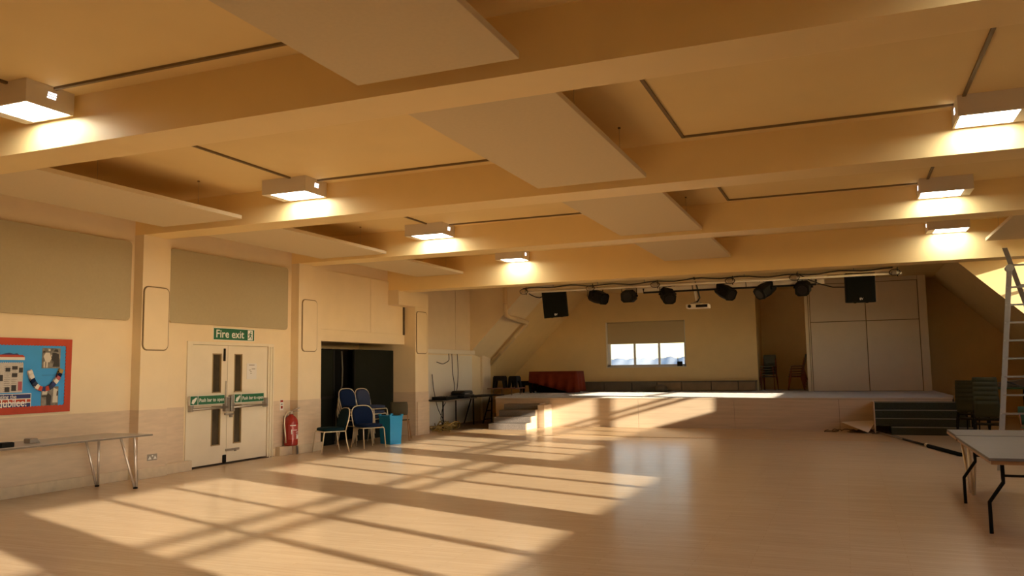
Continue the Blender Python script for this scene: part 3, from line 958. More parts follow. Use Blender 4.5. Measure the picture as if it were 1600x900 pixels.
# banner with the Jubilee! lettering on a flag
bn_ = sheet('jubilee_banner', -0.60, 0.07, 0.475, 0.265, M['paper'])
bx(0.0242, -0.59, 0.08, 0.0250, 0.465, 0.255).build('banner_blue', M['navy'], bn_)
MB().box(0.0250, -0.59, 0.142, 0.0253, 0.465, 0.20).prism([(-0.30, 0.08), (-0.26, 0.08), (0.02, 0.255), (-0.02, 0.255)], 'X', 0.0250, 0.0253).prism([(0.06, 0.08), (0.10, 0.08), (-0.02, 0.15), (-0.06, 0.15)], 'X', 0.0250, 0.0253).build('banner_white', M['signwhite'], bn_)
MB().box(0.0253, -0.59, 0.153, 0.0256, 0.465, 0.189).build('banner_red', M['redboard'], bn_)
text_mesh('lettering', 'Celebrating the', 0.072, M['signwhite'], bn_, on_left(0.0262, -0.16, 0.205), width=0.42, bold=0.0)
text_mesh('lettering', 'Jubilee!', 0.14, M['signwhite'], bn_, on_left(0.0262, 0.05, 0.10), width=0.37)
# paper chain
ch = [(0.43, 0.53), (0.45, 0.48), (0.47, 0.43), (0.50, 0.385), (0.535, 0.35), (0.58, 0.325), (0.63, 0.315), (0.68, 0.32), (0.73, 0.34), (0.77, 0.375), (0.81, 0.42), (0.84, 0.46), (0.86, 0.505), (0.875, 0.545)]
cols = [M['paper'], M['paper'], M['cloth_blue'], M['cloth_grey'], M['paper'], M['redboard'], M['navy'], M['redboard'], M['cloth_grey'], M['navy'], M['paper'], M['pinkphoto'], M['cloth_blue'], M['yellowcable']]
for k in range(len(ch)):
    a = ch[max(0, k - 1)]
    b = ch[min(len(ch) - 1, k + 1)]
    ang = math.atan2(b[1] - a[1], b[0] - a[0])
    pts = []
    for q in range(12):
        t = 2 * math.pi * q / 12
        u, v = 0.040 * math.cos(t), 0.026 * math.sin(t)
        pts.append((0.045 + 0.018 * math.sin(t), ch[k][0] + u * math.cos(ang), ch[k][1] + u * math.sin(ang)))
    wd = Vector((0, -math.sin(ang), math.cos(ang))) * 0.03
    rings = [[Vector(p) - wd, Vector(p) + wd] for p in pts]
    mb = MB()
    mb.loft([[r_[0] for r_ in rings], [r_[1] for r_ in rings]], True, False, True)
    mb.build('paper_link', cols[k], nb)


# ------------------------------------------------------------------ tables
def v_leg(top, foot, spread, m, along):
    """pair of tubes meeting at the foot"""
    a = Vector(along) * spread
    mb = MB()
    mb.tube([Vector(top) - a, Vector(foot) - Vector(along) * 0.012], 0.016, 8)
    mb.tube([Vector(top) + a, Vector(foot) + Vector(along) * 0.012], 0.016, 8)
    return mb


t1 = thing('long_table', 'long grey laminate table with chrome v-shaped legs against left wall', 'table', (0.50, 7.4, 0))
TZ = 0.72
bx(-0.42, -1.45, TZ - 0.025, 0.42, 1.46, TZ).build('tabletop', M['tablegrey'], t1, 0.003)
bx(-0.425, -1.455, TZ - 0.024, 0.425, 1.465, TZ - 0.004).build('edge_band', M['tableedge'], t1)
for sx in (-1, 1):
    for sy in (-1, 1):
        lg = v_leg((sx * 0.33 + 0.02, sy * 1.10, TZ - 0.025), (sx * 0.355 + 0.045, sy * 1.21, 0.012), 0.085, M['chrome'], (0.68, 0.73, 0)).build('leg', M['chrome'], t1)
        MB().lathe([(0.03, 0), (0.03, 0.02), (0.02, 0.025)], (sx * 0.355 + 0.045, sy * 1.21, 0.0), 10).build('foot_cap', M['black'], lg)
tb1 = thing('tape_dispenser', 'small grey box lying on the long table by left wall', 'box', (0.55, 7.29, TZ))
bx(-0.06, -0.055, 0, 0.06, 0.055, 0.06).build('body', M['socket'], tb1, 0.012)
MB().prism([(0.055, 0.01), (0.10, 0.0), (0.055, 0.05)], 'X', -0.04, 0.04).build('spout', M['socket'], tb1)
kb = thing('black_box', 'small black box at the left edge of the photo on the long table', 'box', (0.78, 6.80, TZ))
bx(-0.06, -0.10, 0, 0.06, 0.06, 0.055).build('body', M['black'], kb, 0.008)
bx(-0.05, -0.08, 0.055, 0.05, 0.04, 0.060).build('lid', M['blackgloss'], kb)

# right tables
t2 = thing('long_table', 'white topped table with v-shaped legs in front of the aluminium ladder', 'table', (12.25, 11.23, 0))
bx(-1.15, -0.48, 0.695, 1.2, 0.45, 0.72).build('tabletop', M['tablewarm'], t2, 0.003)
bx(-1.153, -0.483, 0.668, 1.2, 0.453, 0.695).build('edge_band', M['tanleg'], t2)
for sx in (-1, 1):
    for sy in (-1, 1):
        v_leg((sx * 0.98, sy * 0.34, 0.67), (sx * 0.97, sy * 0.10 - 0.03, 0.0), 0.09, M['goldtube'], (0.5, 0.86, 0)).build('leg', M['goldtube'], t2)
t3 = thing('folding_table', 'grey folding table with dark bent steel legs at right edge of the photo', 'table', (11.52, 9.47, 0))
bx(-0.44, -1.22, 0.695, 0.46, 1.2, 0.72).build('tabletop', M['tablewarm'], t3, 0.003)
MB().box(-0.42, -1.19, 0.66, 0.44, 1.17, 0.695).build('apron', M['tanleg'], t3)
for sy, yy in ((-1, -0.78), (1, 0.98)):
    for sx in (-1, 1):
        x = sx * 0.28
        MB().tube([(x, yy, 0.66), (x, yy, 0.50), (x + sx * 0.0, yy + 0.0, 0.46), (x - 0.0 + sx * 0.0 - 0.12 * (1 if sx < 0 else -1), yy + 0.0, 0.28), (x - 0.12 * (1 if sx < 0 else -1), yy, 0.0)], 0.017, 8).build('leg', M['black'], t3)
    tb([(-0.28, yy, 0.52), (0.28, yy, 0.52)], 0.012, 6).build('leg_stretcher', M['black'], t3)
    tb([(0, yy, 0.52), (0, yy - sy * 0.3, 0.67)], 0.009, 6).build('brace', M['black'], t3)

# ------------------------------------------------------------------ ladder
ld = thing('folding_ladder', 'aluminium folding ladder standing behind the white topped table', 'ladder', (12.0, 13.9, 0))
W = 0.46
foot_y, top_y = -0.35, 0.05


def lad_pt(x, z):
    return Vector((x - 0.085 + 0.127 * z, foot_y + (top_y - foot_y) * z / 2.8, z))


for s_ in (0, 1):
    mb = MB()
    a, b = lad_pt(s_ * W, 0.02), lad_pt(s_ * W, 2.96)
    mb.loft([[p + Vector((dx, dy, 0)) for dx, dy in ((-0.036, -0.012), (0.036, -0.012), (0.036, 0.012), (-0.036, 0.012))] for p in (a, b)])
    st = mb.build('stile', M['alu'], ld, 0.003)
    mb = MB()
    for k in range(10):
        p = lad_pt(s_ * W, 0.29 + 0.262 * k)
        mb.tube([p + Vector((-0.02, -0.014, 0)), p + Vector((-0.02, -0.019, 0))], 0.012, 8)
    mb.build('rivets', M['steel'], st)
for k in range(10):
    z = 0.29 + 0.262 * k
    a, b = lad_pt(0.0, z), lad_pt(W, z)
    MB().box(a.x, a.y - 0.014, z - 0.013, b.x, a.y + 0.014, z + 0.013).build('rung', M['alu'], ld)
tp = lad_pt(0.0, 2.96)
for s_ in (0, 1):
    mb = MB()
    a, b = Vector((tp.x - 0.035 + s_ * W, tp.y + 0.05, 3.25)), Vector((tp.x + 0.95 + s_ * W, tp.y + 0.95, 0.02))
    d = (b - a).normalized()
    mb.loft([[p + Vector((dx, dy, 0)) for dx, dy in ((-0.034, -0.012), (0.034, -0.012), (0.034, 0.012), (-0.034, 0.012))] for p in (a, b)])
    mb.build('stile', M['alu'], ld, 0.003)
    MB().tube([Vector((tp.x - 0.0 + s_ * W, tp.y - 0.03, 2.94)), Vector((tp.x + s_ * W, tp.y + 0.09, 2.94))], 0.055, 12).build('hinge', M['steel'], ld)
for k in range(10):
    t = 0.08 + k * 0.092
    p = a + (b - a) * t - Vector((W, 0, 0))
    MB().box(p.x, p.y - 0.014, p.z - 0.013, p.x + W, p.y + 0.014, p.z + 0.013).build('rung', M['alu'], ld)
tb([lad_pt(0.0, 1.28) + Vector((0, 0.02, 0)), Vector((tp.x + 0.20, tp.y + 0.60, 1.15))], 0.01, 6).build('stay_strap', M['black'], ld)


# ------------------------------------------------------------------ chairs
def banquet_chair(label, cloth, loc, rz, group=None, z=0):
    t = thing('banquet_chair', label, 'chair', (loc[0], loc[1], z), rz, group)
    # seat pad: rounded slab
    mb = MB()
    def ring(w, d, zz, off=0.0):
        pts = []
        for k in range(20):
            a = 2 * math.pi * k / 20
            c, s_ = math.cos(a), math.sin(a)
            pts.append((w * math.copysign(abs(c) ** 0.6, c), d * math.copysign(abs(s_) ** 0.6, s_) + off, zz))
        return pts
    mb.loft([ring(0.22, 0.20, 0.415), ring(0.25, 0.235, 0.425), ring(0.255, 0.24, 0.45), ring(0.24, 0.225, 0.475), ring(0.17, 0.16, 0.485)], True)
    mb.build('seat', cloth, t)
    # back pad with a round top
    prof = []
    for k in range(13):
        a = math.pi * k / 12
        prof.append((0.232 * math.copysign(abs(math.cos(a)) ** 0.6, math.cos(a)), 0.63 + 0.20 * math.sin(a) ** 0.75))
    prof = [(0.205, 0.46)] + prof + [(-0.205, 0.46)]
    def back_y(zz):
        return 0.235 + (zz - 0.46) * 0.22
    def shrink(k, dy):
        return [(p[0] * k, back_y(p[1]) + dy, 0.64 + (p[1] - 0.64) * k) for p in prof]
    MB().loft([shrink(0.86, -0.045), shrink(0.97, -0.03), shrink(1.0, -0.01), shrink(0.97, 0.012)], True).build('backrest', cloth, t)
    # hoop frame around the back continuing into the rear legs
    hoop = []
    for k in range(13):
        a = math.pi * k / 12
        x, zz = 0.247 * math.copysign(abs(math.cos(a)) ** 0.6, math.cos(a)), 0.63 + 0.215 * math.sin(a) ** 0.75
        hoop.append((x, back_y(zz), zz))
    hoop = [(0.225, 0.215, 0.40)] + hoop + [(-0.225, 0.215, 0.40)]
    tb(hoop, 0.0115, 8).build('back_frame', M['goldtube'], t)
    for sx in (-1, 1):
        tb([(sx * 0.225, 0.215, 0.41), (sx * 0.235, 0.24, 0.20), (sx * 0.245, 0.29, 0.0)], 0.0115, 8).build('leg', M['goldtube'], t)
        tb([(sx * 0.225, -0.20, 0.41), (sx * 0.235, -0.22, 0.38), (sx * 0.245, -0.27, 0.0)], 0.0115, 8).build('leg', M['goldtube'], t)
    mb = MB()
    mb.tube([(-0.225, 0.215, 0.408), (-0.23, -0.19, 0.408), (-0.21, -0.215, 0.408), (0.21, -0.215, 0.408), (0.23, -0.19, 0.408), (0.225, 0.215, 0.408)], 0.0115, 8)
    mb.build('seat_frame', M['goldtube'], t)
    return t


banquet_chair('dark teal banquet chair nearest the second pier, facing the camera', M['cloth_teal'], (0.63, 13.58), R(-34))
banquet_chair('blue banquet chair behind the teal one, left of the turquoise bin', M['cloth_blue'], (0.83, 14.64), R(60))
STK = 'stacked blue chairs in front of the black screens'
for k in range(4):
    pos = ['at the bottom', 'second from bottom', 'third from bottom', 'on top'][k]
    banquet_chair('blue banquet chair %s of the left stack before the black screens' % pos, M['cloth_blue'], (0.22 + 0.012 * k, 15.08), R(80), STK, 0.115 * k)
for k in range(4):
    pos = ['at the bottom', 'second from bottom', 'third from bottom', 'on top'][k]
    banquet_chair('grey blue banquet chair %s of the right stack before the black screens' % pos, M['cloth_grey'], (0.24 + 0.012 * k, 15.68), R(84), STK, 0.11 * k)


def shell_chair(name, label, loc, rz, plastic, leg, group=None, z=0, splay=0.06, back_h=0.82, proto=[{}]):
    t = thing(name, label, 'chair', (loc[0], loc[1], z), rz, group)
    # seat: dished slab, back: curved slab
    rows = []
    for j in range(5):
        y = -0.20 + 0.40 * j / 4
        zz = 0.45 - 0.012 * math.sin(math.pi * j / 4) - (0.02 if j == 0 else 0)
        rows.append((y, zz))
    mb = MB()
    top = [[(-0.21 + 0.42 * i / 6, y, zz + 0.012 * abs(i - 3) / 3) for i in range(7)] for y, zz in rows]
    bot = [[(p[0], p[1], p[2] - 0.016) for p in r_] for r_ in top]
    n = 7
    def slab(topg, botg):
        m_ = MB()
        vs = [p for r_ in topg for p in r_] + [p for r_ in botg for p in r_]
        R_, C_ = len(topg), len(topg[0])
        o = R_ * C_
        fs = []
        for a in range(R_ - 1):
            for b in range(C_ - 1):
                i = a * C_ + b
                fs.append((i, i + 1, i + C_ + 1, i + C_))
                fs.append((o + i, o + i + C_, o + i + C_ + 1, o + i + 1))
        for a in range(R_ - 1):
            i = a * C_
            fs.append((i, i + C_, o + i + C_, o + i))
            i = a * C_ + C_ - 1
            fs.append((i, o + i, o + i + C_, i + C_))
        for b in range(C_ - 1):
            fs.append((b, o + b, o + b + 1, b + 1))
            i = (R_ - 1) * C_ + b
            fs.append((i, i + 1, o + i + 1, o + i))
        m_.add(vs, fs, True)
        return m_
    slab(top, bot).build('seat', plastic, t)
    top, bot = [], []
    z0 = back_h - 0.30
    for j in range(5):
        zz = z0 + 0.30 * j / 4
        y = 0.20 + (zz - 0.45) * 0.18
        w = 0.205 - (0.015 if j in (0, 4) else 0)
        top.append([(-w + 2 * w * i / 6, y + 0.03 * (1 - ((i - 3) / 3) ** 2), zz) for i in range(7)])
        bot.append([(p[0], p[1] + 0.014, p[2]) for p in top[-1]])
    slab(top, bot).build('backrest', plastic, t)
    for sx in (-1, 1):
        tb([(sx * 0.19, 0.20, 0.43), (sx * 0.195, 0.235, back_h - 0.12)], 0.011, 6).build('back_post', leg, t)
        tb([(sx * 0.19, 0.18, 0.43), (sx * (0.20 + splay / 3), 0.22 + splay, 0.0)], 0.0125, 6).build('leg', leg, t)
        tb([(sx * 0.19, -0.17, 0.42), (sx * (0.20 + splay / 3), -0.19 - splay / 2, 0.0)], 0.0125, 6).build('leg', leg, t)
    MB().tube([(-0.19, -0.17, 0.425), (0.19, -0.17, 0.425)], 0.010, 6).tube([(-0.19, 0.18, 0.425), (0.19, 0.18, 0.425)], 0.010, 6) \
        .tube([(-0.19, -0.17, 0.425), (-0.19, 0.18, 0.425)], 0.010, 6).tube([(0.19, -0.17, 0.425), (0.19, 0.18, 0.425)], 0.010, 6).build('seat_frame', leg, t)
    return t


shell_chair('shell_chair', 'dark olive plastic chair with tan legs behind the turquoise bin', (0.50, 16.48), R(205), M['greyplastic'], M['tanleg'], splay=0.12, back_h=0.86)
ORD = ['lowest', 'second lowest', 'middle', 'second highest', 'topmost']
c0 = None
for k in range(5):
    lab = 'grey plastic chair, %s in the stack facing out at the back of the stage' % ORD[k]
    if c0 is None:
        c0 = shell_chair('stacking_chair', lab, (7.62, 28.0), R(-8), M['stackplastic'], M['redleg'], 'stacked chairs at the back of the stage', ST_Z)
    else:
        dup(c0, (7.62 - 0.002 * k, 28.0 - 0.02 * k, ST_Z + 0.082 * k), R(-8), lab)
for k in range(5):
    dup(c0, (8.42 + 0.02 * k, 28.0, ST_Z + 0.082 * k), R(-84), 'brown legged chair, %s in the side-on stack beside the stage partition' % ORD[k])
c1 = None
for k in range(6):
    lab = 'olive plastic chair, %s in the tall dark stack left of the ladder' % ['lowest', 'second', 'third', 'fourth', 'fifth', 'topmost'][k]
    if c1 is None:
        c1 = shell_chair('stacking_chair', lab, (12.32, 17.3), R(172), M['olive'], M['black'], 'dark chairs stacked at the right', 0, back_h=0.86)
    else:
        dup(c1, (12.32, 17.3 + 0.02 * k, 0.085 * k), R(172), lab)
for k in range(5):
    dup(c1, (12.28 + 0.005 * k, 18.9 + 0.02 * k, 0.085 * k), R(150), 'olive plastic chair, %s in the shorter dark stack beside the right stage steps' % ORD[k])
shell_chair('stacking_chair', 'green chair standing behind the lower ladder rungs', (12.9, 16.0), R(20), M['greentarp'], M['redleg'], back_h=0.80)
gt = thing('folded_table', 'dark green edged folding table leaning low beside the right end of the stage', 'table', (12.9, 21.4, 0))
bx(-0.5, -0.6, 0.96, 0.9, 0.6, 0.99).build('tabletop', M['greentarp'], gt, 0.004)
for sx in (-0.4, 0.8):
    for sy in (-0.5, 0.5):
        tb([(sx, sy, 0), (sx, sy, 0.96)], 0.018, 6).build('leg', M['black'], gt)
bs = tag(MB().prism([(-0.75, 0.0), (0.7, 0.02), (0.75, 0.20), (0.5, 0.16), (-0.2, 0.06)], 'Y', -0.25, 0.25).build('folded_sheet', M['bench'], loc=None), 'dark folded sheet on the green edged table by the stage', 'sheet')
bs.location = (13.0, 21.4, 0.99)

# ------------------------------------------------------------------ bin
bi = thing('plastic_bin', 'turquoise plastic bin standing in front of the blue chairs', 'bin', (0.83, 15.52, 0), R(-27.5))
def rect(w, d, z):
    return [(-w, -d, z), (w, -d, z), (w, d, z), (-w, d, z)]
mb = MB()
mb.loft([rect(0.195, 0.135, 0.0), rect(0.225, 0.155, 0.55)], False, False)
mb.loft([list(reversed(rect(0.195, 0.135, 0.55))), list(reversed(rect(0.17, 0.115, 0.012)))], False, False)
mb.add(rect(0.18, 0.125, 0.0), [(3, 2, 1, 0)])
mb.add(rect(0.172, 0.117, 0.012), [(0, 1, 2, 3)])
mb.build('tub', M['bin'], bi)
MB().box(-0.225, -0.165, 0.545, 0.225, -0.14, 0.60).box(-0.225, 0.14, 0.545, 0.225, 0.165, 0.60).box(-0.225, -0.165, 0.545, -0.20, 0.165, 0.60).box(0.20, -0.165, 0.545, 0.225, 0.165, 0.60) \
    .build('rim', M['bin'], bi, 0.006)
for sx in (-1, 1):
    for sy in (-1, 1):
        bx(sx * 0.205 - 0.03, sy * 0.145 - 0.03, 0.595, sx * 0.205 + 0.03, sy * 0.145 + 0.03, 0.63).build('corner_lug', M['bin'], bi, 0.008)

# ------------------------------------------------------------------ black screens in the alcove
sc = thing('folding_screen', 'narrow black panelled screen at the left of the alcove', 'screen', (-0.34, 14.52, 0))
bx(-0.02, -0.60, 0.0, 0.02, 0.57, 2.02).build('screen_board', M['blacksheet'], sc)
MB().box(0.02, -0.60, 0.98, 0.03, 0.57, 1.03).box(0.02, 0.52, 0, 0.03, 0.57, 2.02).build('frame_rail', M['black'], sc)
sc2 = thing('folding_screen', 'wide plain black screen behind the stacked blue chairs', 'screen', (-0.32, 16.70, 0))
bx(-0.02, -0.87, 0.0, 0.02, 0.86, 2.05).build('screen_board', M['blacksheet'], sc2)
bx(0.02, -0.87, 0.0, 0.028, -0.84, 2.05).build('frame_rail', M['black'], sc2)
mb = MB()
rg = []
for k in range(41):
    y = 14.6 + 1.9 * k / 40
    rg.append((-0.62 + 0.05 * math.sin(k * 0.9), y))
mb.loft([[(x, y, 0.02) for x, y in rg], [(x, y, 2.06) for x, y in rg]], True, False, False)
cu = tag(mb.build('black_curtain', M['blackcloth']), 'black curtain hanging in the gap between the two alcove screens', 'curtain')
hz = tag(tb([(-0.28, 15.30, 2.0), (-0.26, 15.31, 1.6), (-0.25, 15.28, 1.25), (-0.26, 15.15, 0.95), (-0.24, 15.05, 0.7), (-0.22, 15.0, 0.02)], 0.016, 8).build('grey_hose', M['hosegrey']),
         'grey hose hanging down the gap between the black screens', 'hose')

# ------------------------------------------------------------------ turntable table and clutter in the recess
t4 = thing('music_table', 'narrow dark topped table with black legs under the white cable trunking', 'table', (-0.12, 20.35, 0), R(4))
bx(-0.33, -1.35, 0.745, 0.33, 1.15, 0.775).build('tabletop', M['black'], t4, 0.008)
bx(-0.335, -1.355, 0.752, 0.335, 1.155, 0.768).build('edge_band', M['tableedge'], t4)
for sx in (-1, 1):
    for yy in (-1.2, 1.02):
        tb([(sx * 0.27, yy, 0), (sx * 0.27, yy, 0.75)], 0.02, 8).build('leg', M['black'], t4)
t5 = thing('trestle_table', 'dark trestle table with slanted braced legs beside the left stage end', 'table', (-0.12, 22.55, 0))
bx(-0.36, -0.95, 0.775, 0.36, 0.75, 0.80).build('tabletop', M['black'], t5, 0.006)
for sx in (-0.3, 0.3):
    tb([(sx, -0.1, 0), (sx, -0.1, 0.775)], 0.02, 6).build('leg', M['black'], t5)
    tb([(sx, -0.75, 0), (sx, -0.2, 0.775)], 0.018, 6).build('leg', M['black'], t5)
for z in (0.12, 0.36, 0.62):
    tb([(0.3, -0.1, z), (0.3, -0.75 + 0.55 * z / 0.775, z)], 0.012, 6).build('brace', M['black'], t5)

rp = thing('record_deck', 'black turntable with rounded lid on the music table', 'record deck', (-0.12, 20.95, 0.775), R(4))
bx(-0.22, -0.30, 0.015, 0.22, 0.55, 0.085).build('plinth', M['blackgloss'], rp, 0.02)
mb = MB()
mb.loft([[(x * s_, 0.12 + y * s_, z) for x, y in rounded(0.42, 0.80, 0.12)] for s_, z in ((1.0, 0.085), (1.0, 0.15), (0.93, 0.19), (0.75, 0.205))], True)
mb.build('lid', M['blackgloss'], rp)
MB().box(0.205, -0.20, 0.105, 0.222, 0.16, 0.13).build('silver_badge', M['chrome'], rp)
mx = thing('mixer_unit', 'flat black mixer with a tangle of leads on the near end of the music table', 'mixer', (-0.10, 20.05, 0.775), R(4))
bx(-0.22, -0.50, 0.0, 0.20, 0.30, 0.075).build('body', M['black'], mx, 0.012)
mb = MB()
for k in range(10):
    mb.tube([(-0.15 + 0.08 * (k % 4), -0.1 + 0.12 * (k // 4), 0.07), (-0.15 + 0.08 * (k % 4), -0.1 + 0.12 * (k // 4), 0.09)], 0.012, 6)
mb.build('knobs', M['steel'], mx)

cb = [[(-0.48, 21.15, 2.02), (-0.47, 21.16, 1.5), (-0.44, 21.22, 1.15), (-0.30, 20.95, 0.90)],
      [(-0.48, 21.50, 2.02), (-0.46, 21.52, 1.5), (-0.44, 21.42, 1.1), (-0.28, 21.0, 0.90)],
      [(-0.48, 20.95, 2.02), (-0.44, 20.90, 1.82), (-0.46, 20.55, 1.72), (-0.50, 20.25, 1.78)],
      [(-0.54, 20.05, 1.45), (-0.52, 20.10, 1.0), (-0.45, 20.2, 0.5), (-0.3, 20.3, 0.15)],
      [(0.27, 19.25, 0.72), (0.22, 19.15, 0.55), (0.15, 19.2, 0.3), (0.16, 19.3, 0.1)]]
labs = ['left of the two leads hanging from the white trunking to the mixer', 'right of the two leads hanging from the white trunking to the mixer', 'short looped lead at the left end of the white trunking',
        'lead running down the recess wall beside the last pier', 'lead drooping from the near end of the music table']
for c, l in zip(cb, labs):
    pts = []
    for i in range(len(c) - 1):
        for k in range(5):
            pts.append(Vector(c[i]).lerp(Vector(c[i + 1]), k / 5))
    pts.append(Vector(c[-1]))
    for _ in range(2):
        pts = [pts[0]] + [(pts[i - 1] + pts[i] * 2 + pts[i + 1]) / 4 for i in range(1, len(pts) - 1)] + [pts[-1]]
    tag(MB().tube(pts, 0.011, 6).build('hanging_lead', M['cable']), 'black ' + l, 'cable')
rnd = random.Random(3)
mb = MB()
for k in range(17):
    cx, cy = rnd.gauss(0.0, 0.10), rnd.gauss(0, 0.26)
    rr = rnd.uniform(0.08, 0.24)
    a0 = rnd.uniform(0, 6)
    tz = rnd.uniform(0.0, 0.16) * max(0, 1 - abs(cy) / 0.7)
    mb.tube([(cx + rr * math.cos(a0 + t * 0.5), cy + rr * 1.3 * math.sin(a0 + t * 0.5), 0.014 + max(0, tz + 0.09 * math.sin(t * 0.9 + k))) for t in range(11)], 0.013, 5)
tg = tag(mb.build('cable_tangle', M['yellowcable'], stuff=False), 'yellow brown tangle of cable on the floor under the music table', 'cable')
tg.location = (0.12, 19.35, 0.0)
tg.rotation_euler = (0, 0, R(10))
mt = tag(bx(-0.45, 19.6, 0.0, 1.15, 22.6, 0.012).build('floor_mat', M['mat_']), 'brown mat on the floor between music table and stage steps', 'mat')

# card table and small items at the stage's left end
t6 = thing('card_table', 'small red brown topped table with splayed metal legs left of the stage', 'table', (0.08, 23.75, 0))
bx(-0.42, -0.45, 0.955, 0.52, 0.45, 0.985).build('tabletop', M['redwood'], t6, 0.004)
for sx in (-1, 1):
    for sy in (-1, 1):
        tb([(0.05 + sx * 0.30, sy * 0.33, 0.955), (0.05 + sx * 0.38, sy * 0.42, 0.0)], 0.014, 6).build('leg', M['steel'], t6)
def plastic_stool(label, loc, rz, w, h):
    t = thing('step_stool', label, 'stool', loc, rz, 'black plastic stools')
    bx(-w / 2, -w / 2, h - 0.04, w / 2, w / 2, h).build('top', M['black'], t, 0.015)
    for sx in (-1, 1):
        for sy in (-1, 1):
            MB().loft([[(sx * (w / 2 - 0.0) + dx, sy * (w / 2) + dy, 0) for dx, dy in ((-0.03, -0.03), (0.03, -0.03), (0.03, 0.03), (-0.03, 0.03))],
                       [(sx * (w / 2 - 0.04) + dx, sy * (w / 2 - 0.04) + dy, h - 0.03) for dx, dy in ((-0.05, -0.05), (0.05, -0.05), (0.05, 0.05), (-0.05, 0.05))]]).build('leg', M['black'], t)
    for k in range(4):
        m_ = rot_z(k * math.pi / 2)
        mb = MB()
        mb.box(-w / 2 + 0.03, -w / 2 + 0.0, h - 0.15, w / 2 - 0.03, -w / 2 + 0.015, h - 0.02, m_)
        mb.build('side_skirt', M['black'], t)
    return t
plastic_stool('larger black plastic stool on the red brown card table', (-0.05, 23.65, 0.985), R(10), 0.34, 0.37)
plastic_stool('smaller black plastic stool at the right on the red brown card table', (0.36, 23.85, 0.985), R(-8), 0.26, 0.36)
plastic_stool('black plastic stool on stage at the left of the red cloth', (-0.02, 25.9, ST_Z), R(5), 0.36, 0.40)

# red draped table
rt_ = thing('draped_table', 'table on stage, the one hidden under a red cloth', 'table', (0.98, 26.0, ST_Z))
bx(-0.76, -0.36, 0.66, 0.80, 0.36, 0.69).build('tabletop', M['redwood'], rt_)
for sx in (-0.68, 0.72):
    for sy in (-0.28, 0.28):
        tb([(sx, sy, 0), (sx, sy, 0.66)], 0.018, 6).build('leg', M['black'], rt_)
rc = thing('red_cloth', 'dark red cloth draped askew over the table at the left of the stage', 'tablecloth', (0.98, 26.0, ST_Z))
mb = MB()
per = []
segs = [((-0.80, -0.40), (0.84, -0.40), 30), ((0.84, -0.40), (0.84, 0.40), 12), ((0.84, 0.40), (-0.80, 0.40), 30), ((-0.80, 0.40), (-0.80, -0.40), 12)]
for a, b, n in segs:
    for k in range(n):
        per.append((a[0] + (b[0] - a[0]) * k / n, a[1] + (b[1] - a[1]) * k / n))
def hem(x, y):
    if y < -0.2:
        return max(0.03, min(0.36, 0.36 - (x + 0.80) * 0.24)) if x < 0.55 else 0.02
    return 0.05
rings = []
for j in range(5):
    f = j / 4
    ring = []
    for i, (x, y) in enumerate(per):
        nx, ny = (0, -1) if y <= -0.399 else ((1, 0) if x >= 0.839 else ((0, 1) if y >= 0.399 else (-1, 0)))
        wv = 0.03 * f * math.sin(i * 1.1) + 0.06 * f
        ring.append((x + nx * wv, y + ny * wv, 0.71 + (hem(x, y) - 0.71) * f))
    rings.append(ring)
mb.loft(list(reversed(rings)), True, False)
mb.add(rings[0], [tuple(range(len(per)))])
mb.build('cloth_drape', M['redcloth'], rc)
sol = rc.children[0].modifiers.new('thick', 'SOLIDIFY')
sol.thickness = 0.006
bk = tag(MB().loft([rect(0.62, 0.10, 0), rect(0.60, 0.09, 0.20), rect(0.3, 0.06, 0.30)]).build('black_bag', M['blackcloth']), 'long black bag lying under the red cloth on stage', 'bag')
bk.location = (0.92, 26.02, ST_Z)

# ------------------------------------------------------------------ stage lighting bar
rl = thing('lighting_rail', 'long white rail with clamps hung behind the last beam above the stage', 'rail', (7.1, 17.42, 3.295))
tb([(-3.98, 0, 0), (3.95, 0, 0)], 0.024, 8).build('rail_tube', M['white'], rl)
tb([(-1.6, 0.10, 0.03), (2.6, 0.10, 0.03)], 0.022, 8).build('rail_tube', M['white'], rl)
bx(-1.55, 0.14, -0.12, 2.55, 0.18, -0.02).build('back_board', M['white'], rl)
bx(-3.9, 0.04, 0.05, 3.9, 0.09, 0.09).build('cable_tray', M['conduit2'], rl)
for x in (-3.88, -2.30, -0.85, 0.72, 1.99, 3.83):
    cl = MB().box(x - 0.05, -0.05, -0.03, x + 0.05, 0.06, 0.05).build('clamp', M['steel'], rl, 0.01)
    tb([(x + 0.05, 0.0, -0.06), (x + 0.05, 0.0, 0.12)], 0.010, 6).build('clamp_bolt', M['black'], cl)
    MB().tube([(x + 0.10 * math.cos(k * 0.7), -0.03 + 0.012 * (k % 2), 0.02 + 0.06 * math.sin(k * 0.7)) for k in range(10)], 0.009, 5).build('lead_coil', M['cable'], rl)
mb = MB()
mb.tube([(-3.9 + 7.7 * k / 40, -0.03, 0.085 + 0.018 * math.sin(k * 1.3) + 0.014 * math.sin(k * 0.37)) for k in range(41)], 0.013, 6)
mb.build('loose_lead', M['cable'], rl)
for k in range(7):
    x = -3.2 + k * 1.05
    tb([(x, 0.06, 0.05), (x, 0.06, ZC - 3.295)], 0.008, 5).build('hanger', M['steel'], rl)
lb = thing('lighting_bar', 'black bar with upturned ends under the white rail', 'rail', (7.73, 17.50, 3.165))
tb([(-1.76, 0, 0.09), (-1.76, 0, 0.0), (1.76, 0, 0.0), (1.76, 0, 0.10)], 0.020, 8).build('bar_tube', M['black'], lb)
for x in (-0.7, 0.4, 1.5):
    tb([(x, 0, 0.0), (x, -0.08, 0.13)], 0.008, 5).build('hanger', M['black'], lb)


